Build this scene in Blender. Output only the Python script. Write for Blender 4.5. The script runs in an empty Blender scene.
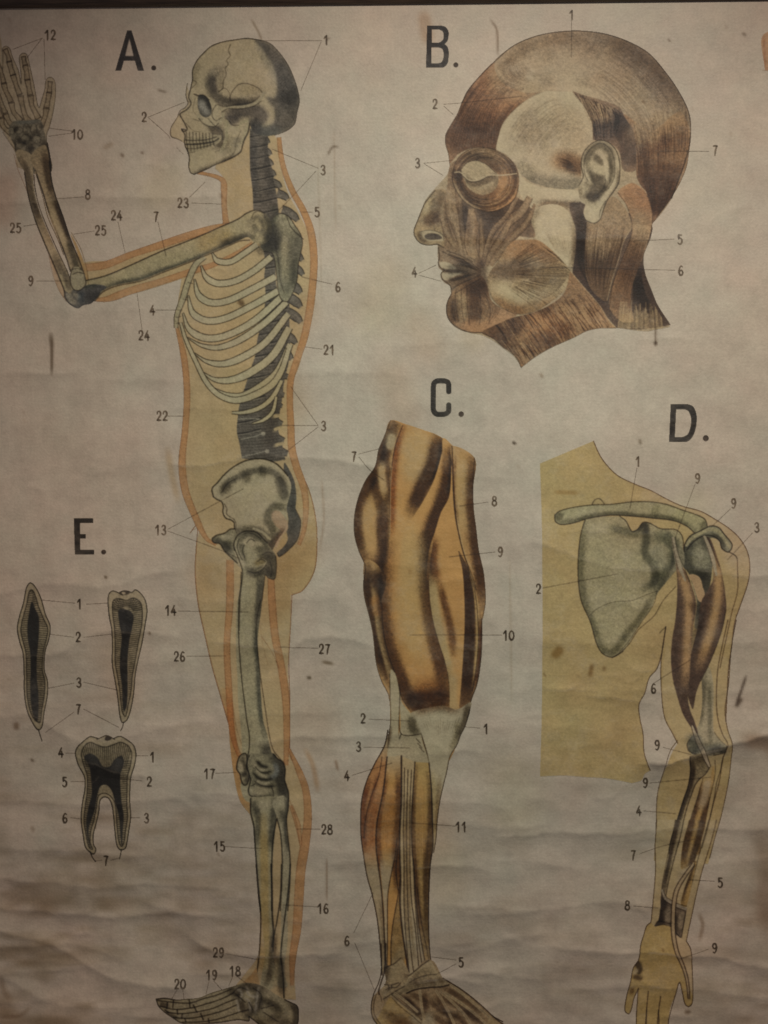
import bpy, math, random
import numpy as np
from mathutils import Vector, Matrix

random.seed(7)
rng = np.random.default_rng(11)
SC = bpy.context.scene
COL = SC.collection

# ------------------------------------------------------------------ camera
MM = 0.001                       # one pixel of the photograph is one millimetre of chart
CX, CY, CZ = 384.0, 512.0, 1.5   # chart centre, 1.5 m above the floor


def world(px, py, out=0.0):
    return Vector(((px - CX) * MM, -out, CZ + (CY - py) * MM))


cam_d = bpy.data.cameras.new("camera")
cam = bpy.data.objects.new("camera", cam_d)
COL.objects.link(cam)
cam.location = (0.0, -3.0, CZ)
cam.rotation_euler = (math.radians(90), 0, 0)
cam_d.sensor_fit = 'VERTICAL'
cam_d.sensor_height = 32.0
cam_d.lens = 32.0 * 3.0 / 1.024
cam_d.clip_start = 0.02
cam_d.clip_end = 100
SC.camera = cam
SC.render.resolution_x, SC.render.resolution_y = 768, 1024

# ------------------------------------------------------------------ light
W = bpy.data.worlds.new("World")
SC.world = W
W.use_nodes = True
bg = W.node_tree.nodes["Background"]
bg.inputs[0].default_value = (0.93, 0.90, 1.0, 1)
bg.inputs[1].default_value = 0.09


lamp_d = bpy.data.lights.new("ceiling_spot", 'SPOT')
lamp_d.energy = 65
lamp_d.color = (1.0, 0.955, 0.87)
lamp_d.spot_size = math.radians(66)
lamp_d.spot_blend = 1.0
lamp_d.shadow_soft_size = 0.09
lamp = bpy.data.objects.new("ceiling_spot", lamp_d)
COL.objects.link(lamp)
lamp.location = (0.30, -1.14, CZ + 1.04)
lamp.rotation_euler = (Vector((0.09, 0, CZ - 0.17)) - lamp.location).to_track_quat('-Z', 'Y').to_euler()
SC.view_settings.view_transform = 'Standard'
SC.view_settings.look = 'None'
SC.view_settings.exposure = 0.0
SC.view_settings.gamma = 1.0

# ------------------------------------------------------------------ shape of the buckled sheet
X0, Y0, X1, Y1 = -60, -4, 850, 1100       # extent of the sheet in photograph pixels


def gblur(a, s):
    if s <= 0:
        return a
    r = int(3 * s + 1)
    k = np.exp(-0.5 * (np.arange(-r, r + 1) / s) ** 2)
    k /= k.sum()
    for ax in (0, 1):
        p = [(0, 0)] * a.ndim
        p[ax] = (r, r)
        b = np.pad(a, p, mode='edge')
        n = a.shape[ax]
        o = np.zeros_like(a)
        for i, w in enumerate(k):
            sl = [slice(None)] * a.ndim
            sl[ax] = slice(i, i + n)
            o += w * b[tuple(sl)]
        a = o
    return a


def vnoise(h, w, cy, cx, g=rng):
    """smooth value noise, cell cy x cx pixels"""
    ny, nx = int(h / cy) + 4, int(w / cx) + 4
    t = g.random((ny, nx)).astype(np.float32) * 2 - 1
    y = np.arange(h) / cy + g.random()
    x = np.arange(w) / cx + g.random()
    yi, xi = y.astype(int), x.astype(int)
    fy, fx = y - yi, x - xi
    fy = (fy * fy * (3 - 2 * fy))[:, None]
    fx = (fx * fx * (3 - 2 * fx))[None, :]
    a = t[np.ix_(yi, xi)] * (1 - fx) + t[np.ix_(yi, xi + 1)] * fx
    b = t[np.ix_(yi + 1, xi)] * (1 - fx) + t[np.ix_(yi + 1, xi + 1)] * fx
    return a * (1 - fy) + b * fy


HH, HW = Y1 - Y0 + 1, X1 - X0 + 1
PY, PX = np.mgrid[0:HH, 0:HW].astype(np.float32)
PY += Y0
PX += X0
tilt = np.zeros((HH, HW), np.float32)
warp = vnoise(HH, HW, 40, 30) * 3 + vnoise(HH, HW, 14, 12) * 1.2


jag = np.convolve(np.random.default_rng(3).standard_normal(2200), np.ones(9) / 9, 'same')[:2000] * 1.1
jag += np.convolve(np.random.default_rng(4).standard_normal(2000), np.ones(41) / 41, 'same') * 4


def crease(pts, dn, ld, up=0.0, lu=20.0, fade=22.0, sharp=.5):
    """a fold: the paper above leans back to the light (up), the paper below leans away (dn)"""
    p = np.array(pts, np.float32)
    xs = np.arange(X0, X1 + 1)
    c = np.interp(xs, p[:, 0], p[:, 1]).astype(np.float32)
    kk = np.exp(-0.5 * (np.arange(-12, 13) / 5.0) ** 2)
    c = np.convolve(np.pad(c, 12, mode='edge'), kk / kk.sum(), 'valid') + jag[np.arange(len(xs)) + int(abs(p[0, 0] * 7 + p[0, 1] * 3)) % 900]
    f = np.clip((xs - p[0, 0]) / fade, 0, 1) * np.clip((p[-1, 0] - xs) / fade, 0, 1)
    if p[0, 0] <= 0:
        f = np.clip((p[-1, 0] - xs) / fade, 0, 1)
    if p[-1, 0] >= 768:
        f = np.clip((xs - p[0, 0]) / fade, 0, 1)
    f = f * f * (3 - 2 * f)
    d = PY - c[None, :] - warp * .6
    s = 1 / (1 + np.exp(-np.clip(d / sharp, -30, 30)))
    ld *= .6
    t = -dn * s * (.7 * np.exp(-np.maximum(d, 0) / ld) + .3 * np.exp(-np.maximum(d, 0) / 3.5)) + (1 - s) * (up * np.exp(np.minimum(d, 0) / lu) + .35 * dn * np.exp(np.minimum(d, 0) / 2.0))
    tilt[...] += t * f[None, :]


crease([(0, 593), (20, 590), (45, 584), (100, 588), (150, 576), (186, 571)], .13, 22, .05, 25)
crease([(0, 655), (62, 652), (85, 641), (102, 632), (140, 632), (185, 641)], .16, 20, .06, 20)
crease([(0, 716), (34, 717), (62, 735), (92, 747), (140, 733), (185, 722)], .12, 24, .05, 20)
crease([(76, 757), (100, 765), (122, 775), (150, 778)], .22, 14, .05, 10, 8)
crease([(160, 462), (190, 466), (215, 463), (250, 456), (300, 457), (345, 462), (390, 470)], .19, 20, .07, 22)
crease([(196, 640), (215, 642), (260, 649), (288, 656), (300, 640), (330, 636), (385, 652)], .17, 18, .07, 18)
crease([(628, 766), (668, 762), (690, 757), (704, 752), (735, 743), (768, 733), (800, 728)], .38, 42, .14, 45, 30, .4)
crease([(520, 540), (560, 550), (600, 564), (650, 571), (700, 570), (768, 576)], .14, 26, .05, 30)
crease([(600, 605), (680, 602), (768, 612)], .07, 20, .03, 20)
crease([(530, 648), (600, 642), (700, 650), (768, 640)], .08, 20, .03, 20)
crease([(330, 803), (380, 803), (430, 801), (520, 808)], .14, 20, .04, 14)
crease([(345, 823), (400, 820), (480, 828), (560, 824)], .10, 14, .03, 14)
crease([(488, 838), (560, 831), (600, 836), (680, 828), (768, 830)], .20, 16, .06, 14)
crease([(-60, 908), (0, 910), (40, 912), (100, 919), (165, 912), (230, 920)], .24, 18, .08, 14)
crease([(0, 932), (50, 945), (100, 973), (150, 987), (200, 990)], .20, 14, .10, 14)
crease([(0, 975), (40, 1000), (90, 1010), (150, 1004)], .14, 12, .05, 14)
crease([(540, 946), (620, 953), (700, 955), (768, 966)], .26, 18, .08, 14)
crease([(560, 992), (640, 985), (768, 998)], .16, 18, .05, 14)
crease([(180, 934), (218, 953), (262, 957), (300, 955), (350, 950)], .24, 22, .10, 12)
crease([(0, 204), (40, 201), (70, 197), (165, 199), (230, 196)], .15, 26, .05, 20)
crease([(0, 848), (60, 853), (110, 856), (170, 856)], .13, 18, .04, 10)
crease([(0, 880), (100, 889), (160, 884), (235, 889)], .17, 16, .05, 12)
crease([(0, 800), (90, 806), (200, 798), (260, 806)], .13, 22, .04, 12)
crease([(320, 862), (420, 868), (520, 860), (600, 872)], .10, 18, .04, 12)
crease([(430, 905), (520, 912), (610, 902), (700, 914)], .14, 20, .05, 14)
crease([(300, 948), (400, 940), (460, 952), (560, 930)], .13, 22, .04, 14)
crease([(300, 985), (380, 990), (470, 972), (560, 984)], .13, 20, .04, 14)
crease([(440, 239), (530, 240), (600, 238), (700, 241)], .10, 26, .03, 14)
crease([(420, 266), (530, 268), (640, 270)], .05, 10, .02, 8)
crease([(160, 410), (215, 408), (250, 412)], .10, 16, .02, 8)
crease([(275, 376), (300, 374), (350, 372), (420, 378)], .09, 20, .03, 14)
crease([(245, 744), (272, 742), (300, 737), (320, 736)], .22, 12, .12, 6, 8, .9)
crease([(470, 730), (540, 724), (610, 735)], .06, 20, .03, 14)
crease([(590, 690), (640, 688), (700, 694), (768, 688)], .08, 22, .04, 14)
crease([(160, 598), (200, 601), (300, 600), (350, 596)], .09, 22, .02, 14)
crease([(400, 470), (440, 473), (520, 478)], .07, 22, .02, 14)
crease([(0, 300), (80, 312), (150, 308), (200, 318)], .05, 30, .02, 24)
crease([(360, 560), (420, 567), (520, 566)], .07, 22, .02, 14)
crease([(220, 36), (270, 32), (330, 22), (400, 10)], .10, 18, .05, 12)
g2 = np.random.default_rng(5)
for k in range(120):                                  # short secondary wrinkles, more of them low down
    yy = 140 + 940 * g2.random() ** 0.62
    xx = g2.random() * 800 - 20
    ln = 24 + g2.random() ** 2 * 130
    sl = (g2.random() - .5) * 26
    a = .06 + .17 * g2.random() * (yy / 1000)
    crease([(xx, yy), (xx + ln / 2, yy + (g2.random() - .5) * 12), (xx + ln, yy + sl)], a, 4 + 10 * g2.random(), a * .5, 6, ln * .35)
low = np.clip((PY - 250) / 700, 0.15, 1.0)
tilt += low * (.015 * vnoise(HH, HW, 32, 120) + .035 * vnoise(HH, HW, 12, 54) + .045 * vnoise(HH, HW, 6, 24) + .03 * vnoise(HH, HW, 3, 9))
fac = np.tanh(7 * vnoise(HH, HW, 30, 100)) * .5 + np.tanh(7 * vnoise(HH, HW, 17, 46)) * .5   # flat facets between folds
tilt += np.clip(low, .3, .85) * .042 * gblur(fac, .6)
tilt += .022 * vnoise(HH, HW, 26, 26) + .010 * vnoise(HH, HW, 8, 9)
tilt -= gblur(tilt[::4, ::4], 45).repeat(4, 0).repeat(4, 1)[:HH, :HW] * .5
tilt *= 1.55
tilt -= tilt.mean(0, keepdims=True)
HT = np.cumsum(tilt, 0)                              # in pixels = millimetres, outwards
HT -= HT.mean()
lowy = HT.copy()                                     # keep neighbouring columns together: no corduroy
for _ in range(3):
    c_ = np.cumsum(np.pad(lowy, ((45, 45), (0, 0)), mode='edge'), 0)
    lowy = np.vstack([c_[90:91], c_[91:] - c_[:-91]]) / 91.0
sm = lowy[::3, ::3]
sm = gblur(sm, 14)
yi_, xi_ = np.clip(np.arange(HH) / 3, 0, sm.shape[0] - 1.01), np.clip(np.arange(HW) / 3, 0, sm.shape[1] - 1.01)
a_, b_ = yi_.astype(int), xi_.astype(int)
fy_, fx_ = (yi_ - a_)[:, None], (xi_ - b_)[None, :]
sm = (sm[np.ix_(a_, b_)] * (1 - fx_) + sm[np.ix_(a_, b_ + 1)] * fx_) * (1 - fy_) + (sm[np.ix_(a_ + 1, b_)] * (1 - fx_) + sm[np.ix_(a_ + 1, b_ + 1)] * fx_) * fy_
HT -= (lowy - sm) * .95
# some waviness running the other way, as a rolled linen backed sheet keeps
HT += 1.2 * vnoise(HH, HW, 260, 120) + .35 * vnoise(HH, HW, 130, 46) + .10 * vnoise(HH, HW, 60, 18)
top = np.clip((PY - Y0) / 90.0, 0, 1)
HT = gblur(HT * (top * top * (3 - 2 * top)), 0.35)
HT -= HT.min()
HT += 4.0                                            # clearance to the wall
cam.location.y -= float(HT[:1020, 60:828].mean()) * MM


def height(px, py):
    x = np.clip(np.asarray(px, np.float64) - X0, 0, HW - 1.001)
    y = np.clip(np.asarray(py, np.float64) - Y0, 0, HH - 1.001)
    xi, yi = x.astype(int), y.astype(int)
    fx, fy = x - xi, y - yi
    return ((HT[yi, xi] * (1 - fx) + HT[yi, xi + 1] * fx) * (1 - fy)
            + (HT[yi + 1, xi] * (1 - fx) + HT[yi + 1, xi + 1] * fx) * fy)


# ------------------------------------------------------------------ the ink: a fine lattice over the sheet
S = 2                                                # lattice steps per millimetre
OX, OY = -20.0, -2.0
KW, KH = int((812 - OX) * S), int((1066 - OY) * S)
K = np.ones((KH, KW, 3), np.float32)                 # how much of the paper's colour the ink lets through
ID = np.zeros((KH, KW), np.int16)
PARTS = [None]                                       # id -> (name, parent id, label)
cur = 0
VIEW = [0.0, 0.0, 1.0]
GAIN = {'line': 1.0, 'soft': 1.0, 'hatch': 1.0, 'more': 1.0}


def part(name, parent=0, label=None):
    global cur
    PARTS.append((name, parent, label))
    cur = len(PARTS) - 1
    return cur


def view(x, y, s):
    VIEW[:] = [x, y, s]


def parse(t):
    pts, cor = [], []
    for w in t.split():
        c = w.endswith('c')
        a, b = w.rstrip('c').split(',')
        pts.append((VIEW[0] + float(a) / VIEW[2], VIEW[1] + float(b) / VIEW[2]))
        cor.append(c)
    return np.array(pts, float), cor


def crv(t, closed=False, step=1.2):
    """smooth curve through the points of t; a point written with c keeps its corner"""
    if not isinstance(t, str):
        return np.asarray(t, float)
    P, cor = parse(t)
    n = len(P)
    out = []
    segs = n if closed else n - 1
    for i in range(segs):
        p1, p2 = P[i], P[(i + 1) % n]
        p0 = P[i - 1] if (i > 0 or closed) and not cor[i] else p1 * 2 - p2
        j = (i + 2) % n
        p3 = P[j] if (i + 2 < n or closed) and not cor[(i + 1) % n] else p2 * 2 - p1
        d = np.hypot(*(p2 - p1))
        m = max(1, int(math.ceil(d / step)))
        l0, l2 = np.hypot(*(p1 - p0)) + 1e-6, np.hypot(*(p3 - p2)) + 1e-6
        m1 = (p2 - p0) / (l0 + d) * d if not cor[i] else (p2 - p1)
        m2 = (p3 - p1) / (d + l2) * d if not cor[(i + 1) % n] else (p2 - p1)
        u = (np.arange(m) / m)[:, None]
        out.append((2 * u ** 3 - 3 * u ** 2 + 1) * p1 + (u ** 3 - 2 * u ** 2 + u) * m1
                   + (-2 * u ** 3 + 3 * u ** 2) * p2 + (u ** 3 - u ** 2) * m2)
    if not closed:
        out.append(P[-1:])
    return np.vstack(out)


def rs(P, n):
    d = np.r_[0, np.cumsum(np.hypot(*np.diff(P, axis=0).T))]
    u = np.linspace(0, d[-1], n)
    return np.c_[np.interp(u, d, P[:, 0]), np.interp(u, d, P[:, 1])]


def _cov_poly(P):
    """anti-aliased even-odd coverage; returns (y0, x0, array) on the lattice"""
    Q = (P - [OX, OY]) * S
    x0, y0 = max(0, int(Q[:, 0].min()) - 1), max(0, int(Q[:, 1].min()) - 1)
    x1, y1 = min(KW, int(Q[:, 0].max()) + 2), min(KH, int(Q[:, 1].max()) + 2)
    if x1 <= x0 or y1 <= y0:
        return None
    A = np.zeros((y1 - y0, x1 - x0 + 1), np.float32)
    R = np.roll(Q, -1, axis=0)
    xs = np.arange(x0, x1)
    for r in range(y1 - y0):
        row = np.zeros(x1 - x0, np.float32)
        for sub in (.25, .75):
            y = y0 + r + sub
            m = (Q[:, 1] <= y) != (R[:, 1] <= y)
            if not m.any():
                continue
            a, b = Q[m], R[m]
            c = np.sort(a[:, 0] + (y - a[:, 1]) / (b[:, 1] - a[:, 1]) * (b[:, 0] - a[:, 0]))
            for k in range(0, len(c) - 1, 2):
                row += np.clip(np.minimum(c[k + 1], xs + 1) - np.maximum(c[k], xs), 0, 1)
        A[r, :-1] = row * .5
    return y0, x0, A[:, :-1]


def _cov_line(P, w, soft=0.0):
    """coverage of a stroke; w in px (number or list along the stroke); soft > 0 makes an airbrushed edge"""
    P = np.asarray(P, float)
    n = len(P)
    ww = np.interp(np.linspace(0, 1, n), np.linspace(0, 1, len(w)), w) if hasattr(w, '__len__') else np.full(n, float(w))
    Q = (P - [OX, OY]) * S
    rad = ww * S * .5
    sf = soft * S
    ext = rad.max() + 2.5 * sf + 1.5
    x0, y0 = max(0, int(Q[:, 0].min() - ext)), max(0, int(Q[:, 1].min() - ext))
    x1, y1 = min(KW, int(Q[:, 0].max() + ext) + 1), min(KH, int(Q[:, 1].max() + ext) + 1)
    if x1 <= x0 or y1 <= y0:
        return None
    A = np.zeros((y1 - y0, x1 - x0), np.float32)
    u_ = np.linspace(0, 1, n)
    fd = np.ones(n) if n < 4 or np.hypot(*(Q[0] - Q[-1])) < 4 else np.clip(.35 + np.minimum(u_, 1 - u_) / .16 * .65, 0, 1)
    for i in range(n - 1):
        a, b = Q[i], Q[i + 1]
        e = max(rad[i], rad[i + 1]) + 2.5 * sf + 1.5
        u0, v0 = max(x0, int(min(a[0], b[0]) - e)), max(y0, int(min(a[1], b[1]) - e))
        u1, v1 = min(x1, int(max(a[0], b[0]) + e) + 1), min(y1, int(max(a[1], b[1]) + e) + 1)
        if u1 <= u0 or v1 <= v0:
            continue
        X = np.arange(u0, u1)[None, :] + .5 - a[0]
        Y = np.arange(v0, v1)[:, None] + .5 - a[1]
        d = b - a
        L = d[0] * d[0] + d[1] * d[1] + 1e-9
        t = np.clip((X * d[0] + Y * d[1]) / L, 0, 1)
        D = np.sqrt((X - t * d[0]) ** 2 + (Y - t * d[1]) ** 2)
        r = rad[i] * (1 - t) + rad[i + 1] * t
        if sf > 0:
            c = np.exp(-0.5 * (np.maximum(D - r, 0) / sf) ** 2) * (fd[i] * (1 - t) + fd[i + 1] * t)
        else:
            c = np.clip(r + .5 - D, 0, 1) * np.minimum(1, 2 * r)
        s = A[v0 - y0:v1 - y0, u0 - x0:u1 - x0]
        np.maximum(s, c, out=s)
    return y0, x0, A


def _apply(c, col, alpha, mode, clip, own):
    if c is None:
        return
    y0, x0, A = c
    h, w = A.shape
    A = A * alpha
    if clip is not None:
        A = A * clip[y0:y0 + h, x0:x0 + w]
    k = K[y0:y0 + h, x0:x0 + w]
    col = np.array(col, np.float32)
    a = A[..., None]
    if mode == 'set':
        k += (col - k) * a
    else:
        k *= 1 + (col - 1) * a
    if own and cur:
        ID[y0:y0 + h, x0:x0 + w][c[2] * (1 if clip is None else clip[y0:y0 + h, x0:x0 + w]) > .3] = cur


def fill(t, col, alpha=1.0, mode='set', clip=None, own=True, closed=True):
    P = crv(t, closed)
    c = _cov_poly(P)
    _apply(c, col, alpha, mode, clip, own)
    return P


def mask(t):
    c = _cov_poly(crv(t, True))
    M = np.zeros((KH, KW), np.float32)
    M[c[0]:c[0] + c[2].shape[0], c[1]:c[1] + c[2].shape[1]] = c[2]
    return M


INK = (.26, .21, .17)
DGREY = (.36, .36, .36)


def line(t, w=.9, col=INK, alpha=.85, mode='mul', clip=None, own=True, closed=False):
    if mode == 'mul' and not hasattr(w, '__len__'):
        w = w * GAIN['line']
    P = crv(t, closed)
    if closed:
        P = np.vstack([P, P[:1]])
    _apply(_cov_line(P, w), col, alpha, mode, clip, own)
    return P


def soft(t, w, s, col=DGREY, alpha=.8, clip=None, mode='mul', closed=False):
    P = crv(t, closed, 2.5)
    if mode == 'mul':
        alpha *= GAIN['soft']
    if closed:
        P = np.vstack([P, P[:1]])
    _apply(_cov_line(P, w, s), col, alpha, mode, clip, False)
    return P


def hatch(A, B, n, w=.5, col=INK, alpha=.4, clip=None, jit=.5, t0=0., t1=1., rag=.12, mode='mul', own=False, seg=14):
    """n fibres running from curve-end to curve-end, spread between the guide curves A and B"""
    A, B = rs(crv(A), seg), rs(crv(B), seg)
    n = int(n * GAIN['more'] + .5)
    alpha = min(.95, alpha * GAIN['hatch'])
    for i in range(n):
        t = (i + .5 + (random.random() - .5) * jit) / n
        P = A * (1 - t) + B * t
        a = t0 + random.random() * rag
        b = t1 - random.random() * rag
        if b - a < .1:
            continue
        i0, i1 = a * (seg - 1), b * (seg - 1)
        idx = np.linspace(i0, i1, max(3, int((i1 - i0) * 1.2)))
        Q = np.c_[np.interp(idx, np.arange(seg), P[:, 0]), np.interp(idx, np.arange(seg), P[:, 1])]
        _apply(_cov_line(Q, [w * .4, w, w, w * .4]), col, alpha * (.6 + .8 * random.random()), mode, clip, own)


def strip(t, w, col, edge=None, alpha=1.0, ew=.7, ea=.8, mode='set', clip=None):
    """a band of given width round a centre line, with inked edges; returns its two edges"""
    P = crv(t)
    n = len(P)
    ww = np.interp(np.linspace(0, 1, n), np.linspace(0, 1, len(w)), w) if hasattr(w, '__len__') else np.full(n, float(w))
    T = np.gradient(P, axis=0)
    T /= np.hypot(T[:, 0], T[:, 1])[:, None] + 1e-9
    N = np.c_[-T[:, 1], T[:, 0]] * ww[:, None] * .5
    L, R = P + N, P - N
    _apply(_cov_poly(np.vstack([L, R[::-1]])), col, alpha, mode, clip, True)
    if edge is not None:
        for E in (L, R):
            _apply(_cov_line(E, ew), edge, ea, 'mul', clip, True)
    return L, R


def between(A, B, col, alpha=1.0, mode='set', clip=None):
    A, B = crv(A), crv(B)
    P = np.vstack([A, B[::-1]])
    _apply(_cov_poly(P), col, alpha, mode, clip, True)
    return P


def pmask(P):
    c = _cov_poly(P)
    M = np.zeros((KH, KW), np.float32)
    M[c[0]:c[0] + c[2].shape[0], c[1]:c[1] + c[2].shape[1]] = c[2]
    return M


def ramp(M, p0, p1, col, alpha=1.0, mode='set'):
    """a tone that comes in gradually from p0 to p1 (chart pixels) inside the mask M"""
    yy_ = (np.arange(KH) / S + OY)[:, None]
    xx_ = (np.arange(KW) / S + OX)[None, :]
    d = (p1[0] - p0[0], p1[1] - p0[1])
    u = np.clip(((xx_ - p0[0]) * d[0] + (yy_ - p0[1]) * d[1]) / (d[0] ** 2 + d[1] ** 2), 0, 1)
    a = (M * (u * u * (3 - 2 * u)) * alpha)[..., None].astype(np.float32)
    if mode == 'set':
        K[...] += (np.array(col, np.float32) - K) * a
    else:
        K[...] *= 1 + (np.array(col, np.float32) - 1) * a

# ================================================================== figure A: the standing skeleton
BONE = (.92, .90, .79)
BONE2 = (.80, .82, .73)
WASH = (.97, .905, .74)
BAND = (.94, .75, .54)
BANDL = (.62, .40, .26)
SH = (.40, .41, .42)
SHB = (.42, .46, .54)

GAIN.update(soft=.84, line=1.15)
FIG_A = part("side_skeleton_figure")
v4 = 768 / 180
view(0, 0, 1)
fill("215,168 223,177 226,186 225,198 226,222c 205,232 186,262 178,300c 177,320 182,352 184,385 184,410 180,452 180,472 184,495 193,515 "
     "199,528 196,545 195,570 197,596 200,614 206,640 212,666 220,694 228,722 230,745 234,775 240,800 250,814c 254,830 257,860 259,890 260,930 258,955 "
     "244,975 236,985c 262,990 280,998 296,1000c 295,970 299,940 302,900 304,868 306,850 311,826 308,795 303,772 291,755 290,735 290,700 288,670 290,640 291,600 "
     "291,595c 303,590 314,572 317,550 316,520 309,490 297,465 292,440 291,410 291,385 298,370 305,345 312,320 316,290 315,255 309,235 300,215 287,190 280,160 278,140c 262,120 230,120 215,168c",
     WASH)
for q, c, a in (("235,300 250,380 240,450 225,500", (.97, .93, .82), .35), ("300,500 300,560 270,600", (.97, .90, .76), .4)):
    soft(q, 30, 10, c, a)
# upper arm wash
fill("82,265 110,260 150,246 190,231 228,224 262,221c 262,245c 200,272 140,292 100,300 84,300c", (.95, .88, .70), own=True)
line("190,533 197,525 196,550 195,570 197,596 200,614 206,640 212,666 220,694 228,722", .8, BANDL, .8)
line("297,465 309,490 316,520 317,550 314,572 303,590 292,595c 291,620 289,660 290,700 290,735 291,757 303,775 309,800 311,826", .8, BANDL, .75)
line("192,530 197,528", .5, BANDL, .4)

part("muscle_band", FIG_A, "orange muscle band down the back of the neck and spine")
view(160, 190, v4)
def band(t, w, a=1.0, e=.55):
    L, R = strip(t, w, BAND, BANDL, a, .6, e)
    return L, R
view(0, 0, 1)
band("279,137 281,155 285,172 293,192 303,210 311,232 314,262 311,300 305,335 297,360 291,380 290,400 291,425 292,448 297,468 303,485 306,505 304,530 299,545", [4, 5, 6, 7, 7, 7, 7, 6, 6, 7, 7, 5, 3])
part("muscle_band", FIG_A, "orange muscle band down the front of the belly")
band("177,328 184,358 187,395 185,430 182,462 185,490 194,514 206,538 216,545", [3, 6, 6, 6, 6, 7, 7, 6, 2])
part("muscle_band", FIG_A, "short orange muscle band under the chin and down the throat")
band("196,172 206,174 217,177 223,181 224,190 224,205 226,224", [3, 3, 4, 6, 5, 5, 6])
part("muscle_band", FIG_A, "orange muscle band along the top of the upper arm")
band("83,268 105,265 130,255 160,245 190,235 215,228 240,223", [7, 7, 6, 7, 7, 7, 3])
part("muscle_band", FIG_A, "orange muscle band along the underside of the upper arm")
band("92,300 108,299 130,291 160,282 190,272 215,264 238,252 252,243", [2, 7, 7, 6, 6, 5, 3, 2])
part("muscle_band", FIG_A, "orange muscle band along the front of the thigh")
band("230,560 230,600 227,645 229,690 232,730 238,752 246,764", [7, 7, 6, 6, 6, 5, 3])
soft("226,690 231,735 238,785 250,812", 8, 1.2, BAND, .8, pmask(crv("220,690 228,722 230,745 234,775 240,800 250,814 252,800 242,760 234,690", True)))
line("232,700 236,725 242,745 247,755", .5, BANDL, .4)
part("muscle_band", FIG_A, "orange muscle band along the back of the thigh")
band("271,575 272,600 275,635 281,665 286,700 287,735 286,765", [6, 7, 7, 7, 7, 6, 4])
line("262,637 272,652 279,668", .5, BANDL, .5)
line("258,600 262,640 268,665", .5, BANDL, .2)
part("muscle_band", FIG_A, "orange muscle band down the calf to the heel")
band("289,748 298,768 306,790 308,818 305,845 301,870 299,900 297,930 293,955 292,985", [2, 6, 7, 8, 9, 9, 9, 8, 6, 3])
band("291,805 298,825 301,845", [3, 5, 2], .8)
line("290,800 296,820 300,842", .5, BANDL, .5)

# -------- spine
part("spine", FIG_A)
view(160, 190, v4)
DK = (.49, .49, .48)
for x, y, w in ((470, -200, 26), (478, -150, 28), (485, -105, 28), (496, -60, 28), (520, -10, 30), (550, 40, 32), (590, 130, 34), (600, 205, 30), (610, 300, 32), (613, 362, 32), (603, 440, 40), (603, 500, 40), (604, 565, 38), (583, 655, 34), (565, 722, 36)):
    P = [(x - 70, y - 46), (x - 42, y - 36), (x - 16, y - 16), (x - 3, y)] if y > 60 else [(x - 50, y - 26), (x - 30, y - 20), (x - 14, y - 10), (x - 6, y)]
    s = " ".join("%g,%g" % p for p in P)
    strip(s, [w / v4 * 1.1, w / v4, w / v4 * .95, w / v4 * .5], DK, (.3, .29, .28), 1, .9, .9)
    soft(s, w / v4 * .25, .8, (.66, .66, .64), .4, None, 'set')
view(160, 330, v4)
for x, y, w in ((545, 200, 40), (530, 278, 36), (522, 325, 30), (522, 402, 44), (530, 472, 42), (545, 528, 44)):
    strip("%g,%g %g,%g %g,%g" % (x - 90, y - 22, x - 35, y - 10, x, y), [w / v4 * 1.2, w / v4, w / v4 * .5], DK, INK, 1, .7, .9)
view(160, 190, v4)
SP = fill("383,-262c 383,-150 386,-70 395,0 400,90 430,200 442,260 450,310 445,370 450,450 440,540 415,640 408,700 385,770 360,850 342,905 332,970 328,1030 338,1075 350,1145c "
          "470,1160 535,1150c 520,1080 505,1020 510,960 520,900 530,820 548,740 556,660 552,560 548,470 500,420 490,300 475,240 505,120 500,40 490,-20 478,-90 462,-150 460,-262c", DK)
M = pmask(SP)
for i in range(38):                                  # fine cross-hatching of the vertebrae
    y = -250 + i * 12
    line("385,%g 430,%g 500,%g" % (y, y + 6, y - 3), .5, INK, .4, clip=M, own=False)
for i in range(70):
    y = 300 + i * 12.5
    line("320,%g 430,%g 560,%g" % (y, y - 4, y - 22), .5, INK, .38, clip=M, own=False)
for i in range(28):                                  # the joints between the vertebrae
    y = -238 + i * 47
    xl = 384 + max(0, min(60, (y + 60) * .14)) if y < 480 else max(325, 440 - (y - 500) * .25)
    line("%g,%g %g,%g %g,%g" % (xl, y + 10, xl + 45, y + 3, xl + 105, y - 12), 1.1, (.24, .24, .25), .75, clip=M, own=False)
    line("%g,%g %g,%g %g,%g" % (xl, y + 16, xl + 45, y + 9, xl + 105, y - 6), .7, (.74, .75, .72), .55, 'set', M, False)
soft("395,-240 396,-140 400,60", 3, 2, SHB, .5, M)
soft("455,-240 462,-100 480,40", 3, 2, (.4, .4, .42), .5, M)
soft("500,900 470,1000 470,1100", 4, 4, (.6, .55, .5), .6, M)
LT = (1.15, 1.2, 1.22)
for t in ("385,-95 440,-105", "388,-45 450,-55", "392,10 440,-5", "300,880", ):
    if " " in t:
        line(t, .7, (.75, .76, .74), .6, 'set', M, False)
view(160, 330, v4)
for t in ("345,467 400,455 440,442", "350,542 400,530 450,518", "335,380 380,378 425,380"):
    line(t, 1.0, (.78, .80, .78), .85, 'set', M, False)
for x, y in ((441, 442), (457, 516)):
    fill("%g,%g %g,%g %g,%g %g,%g" % (x - 8, y - 6, x + 8, y - 6, x + 8, y + 8, x - 6, y + 8), (.82, .83, .8), .8, own=False)
for t in ("487,430 500,420 525,415", "490,495 505,488 530,485", "480,372 500,366 525,368"):
    soft(t, 2.2, .5, (.95, .9, .74), .9, None, 'set')
for t in ("440,208 478,206", "395,300 420,296"):
    line(t, .9, (.78, .80, .78), .6, 'set', M, False)

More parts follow.
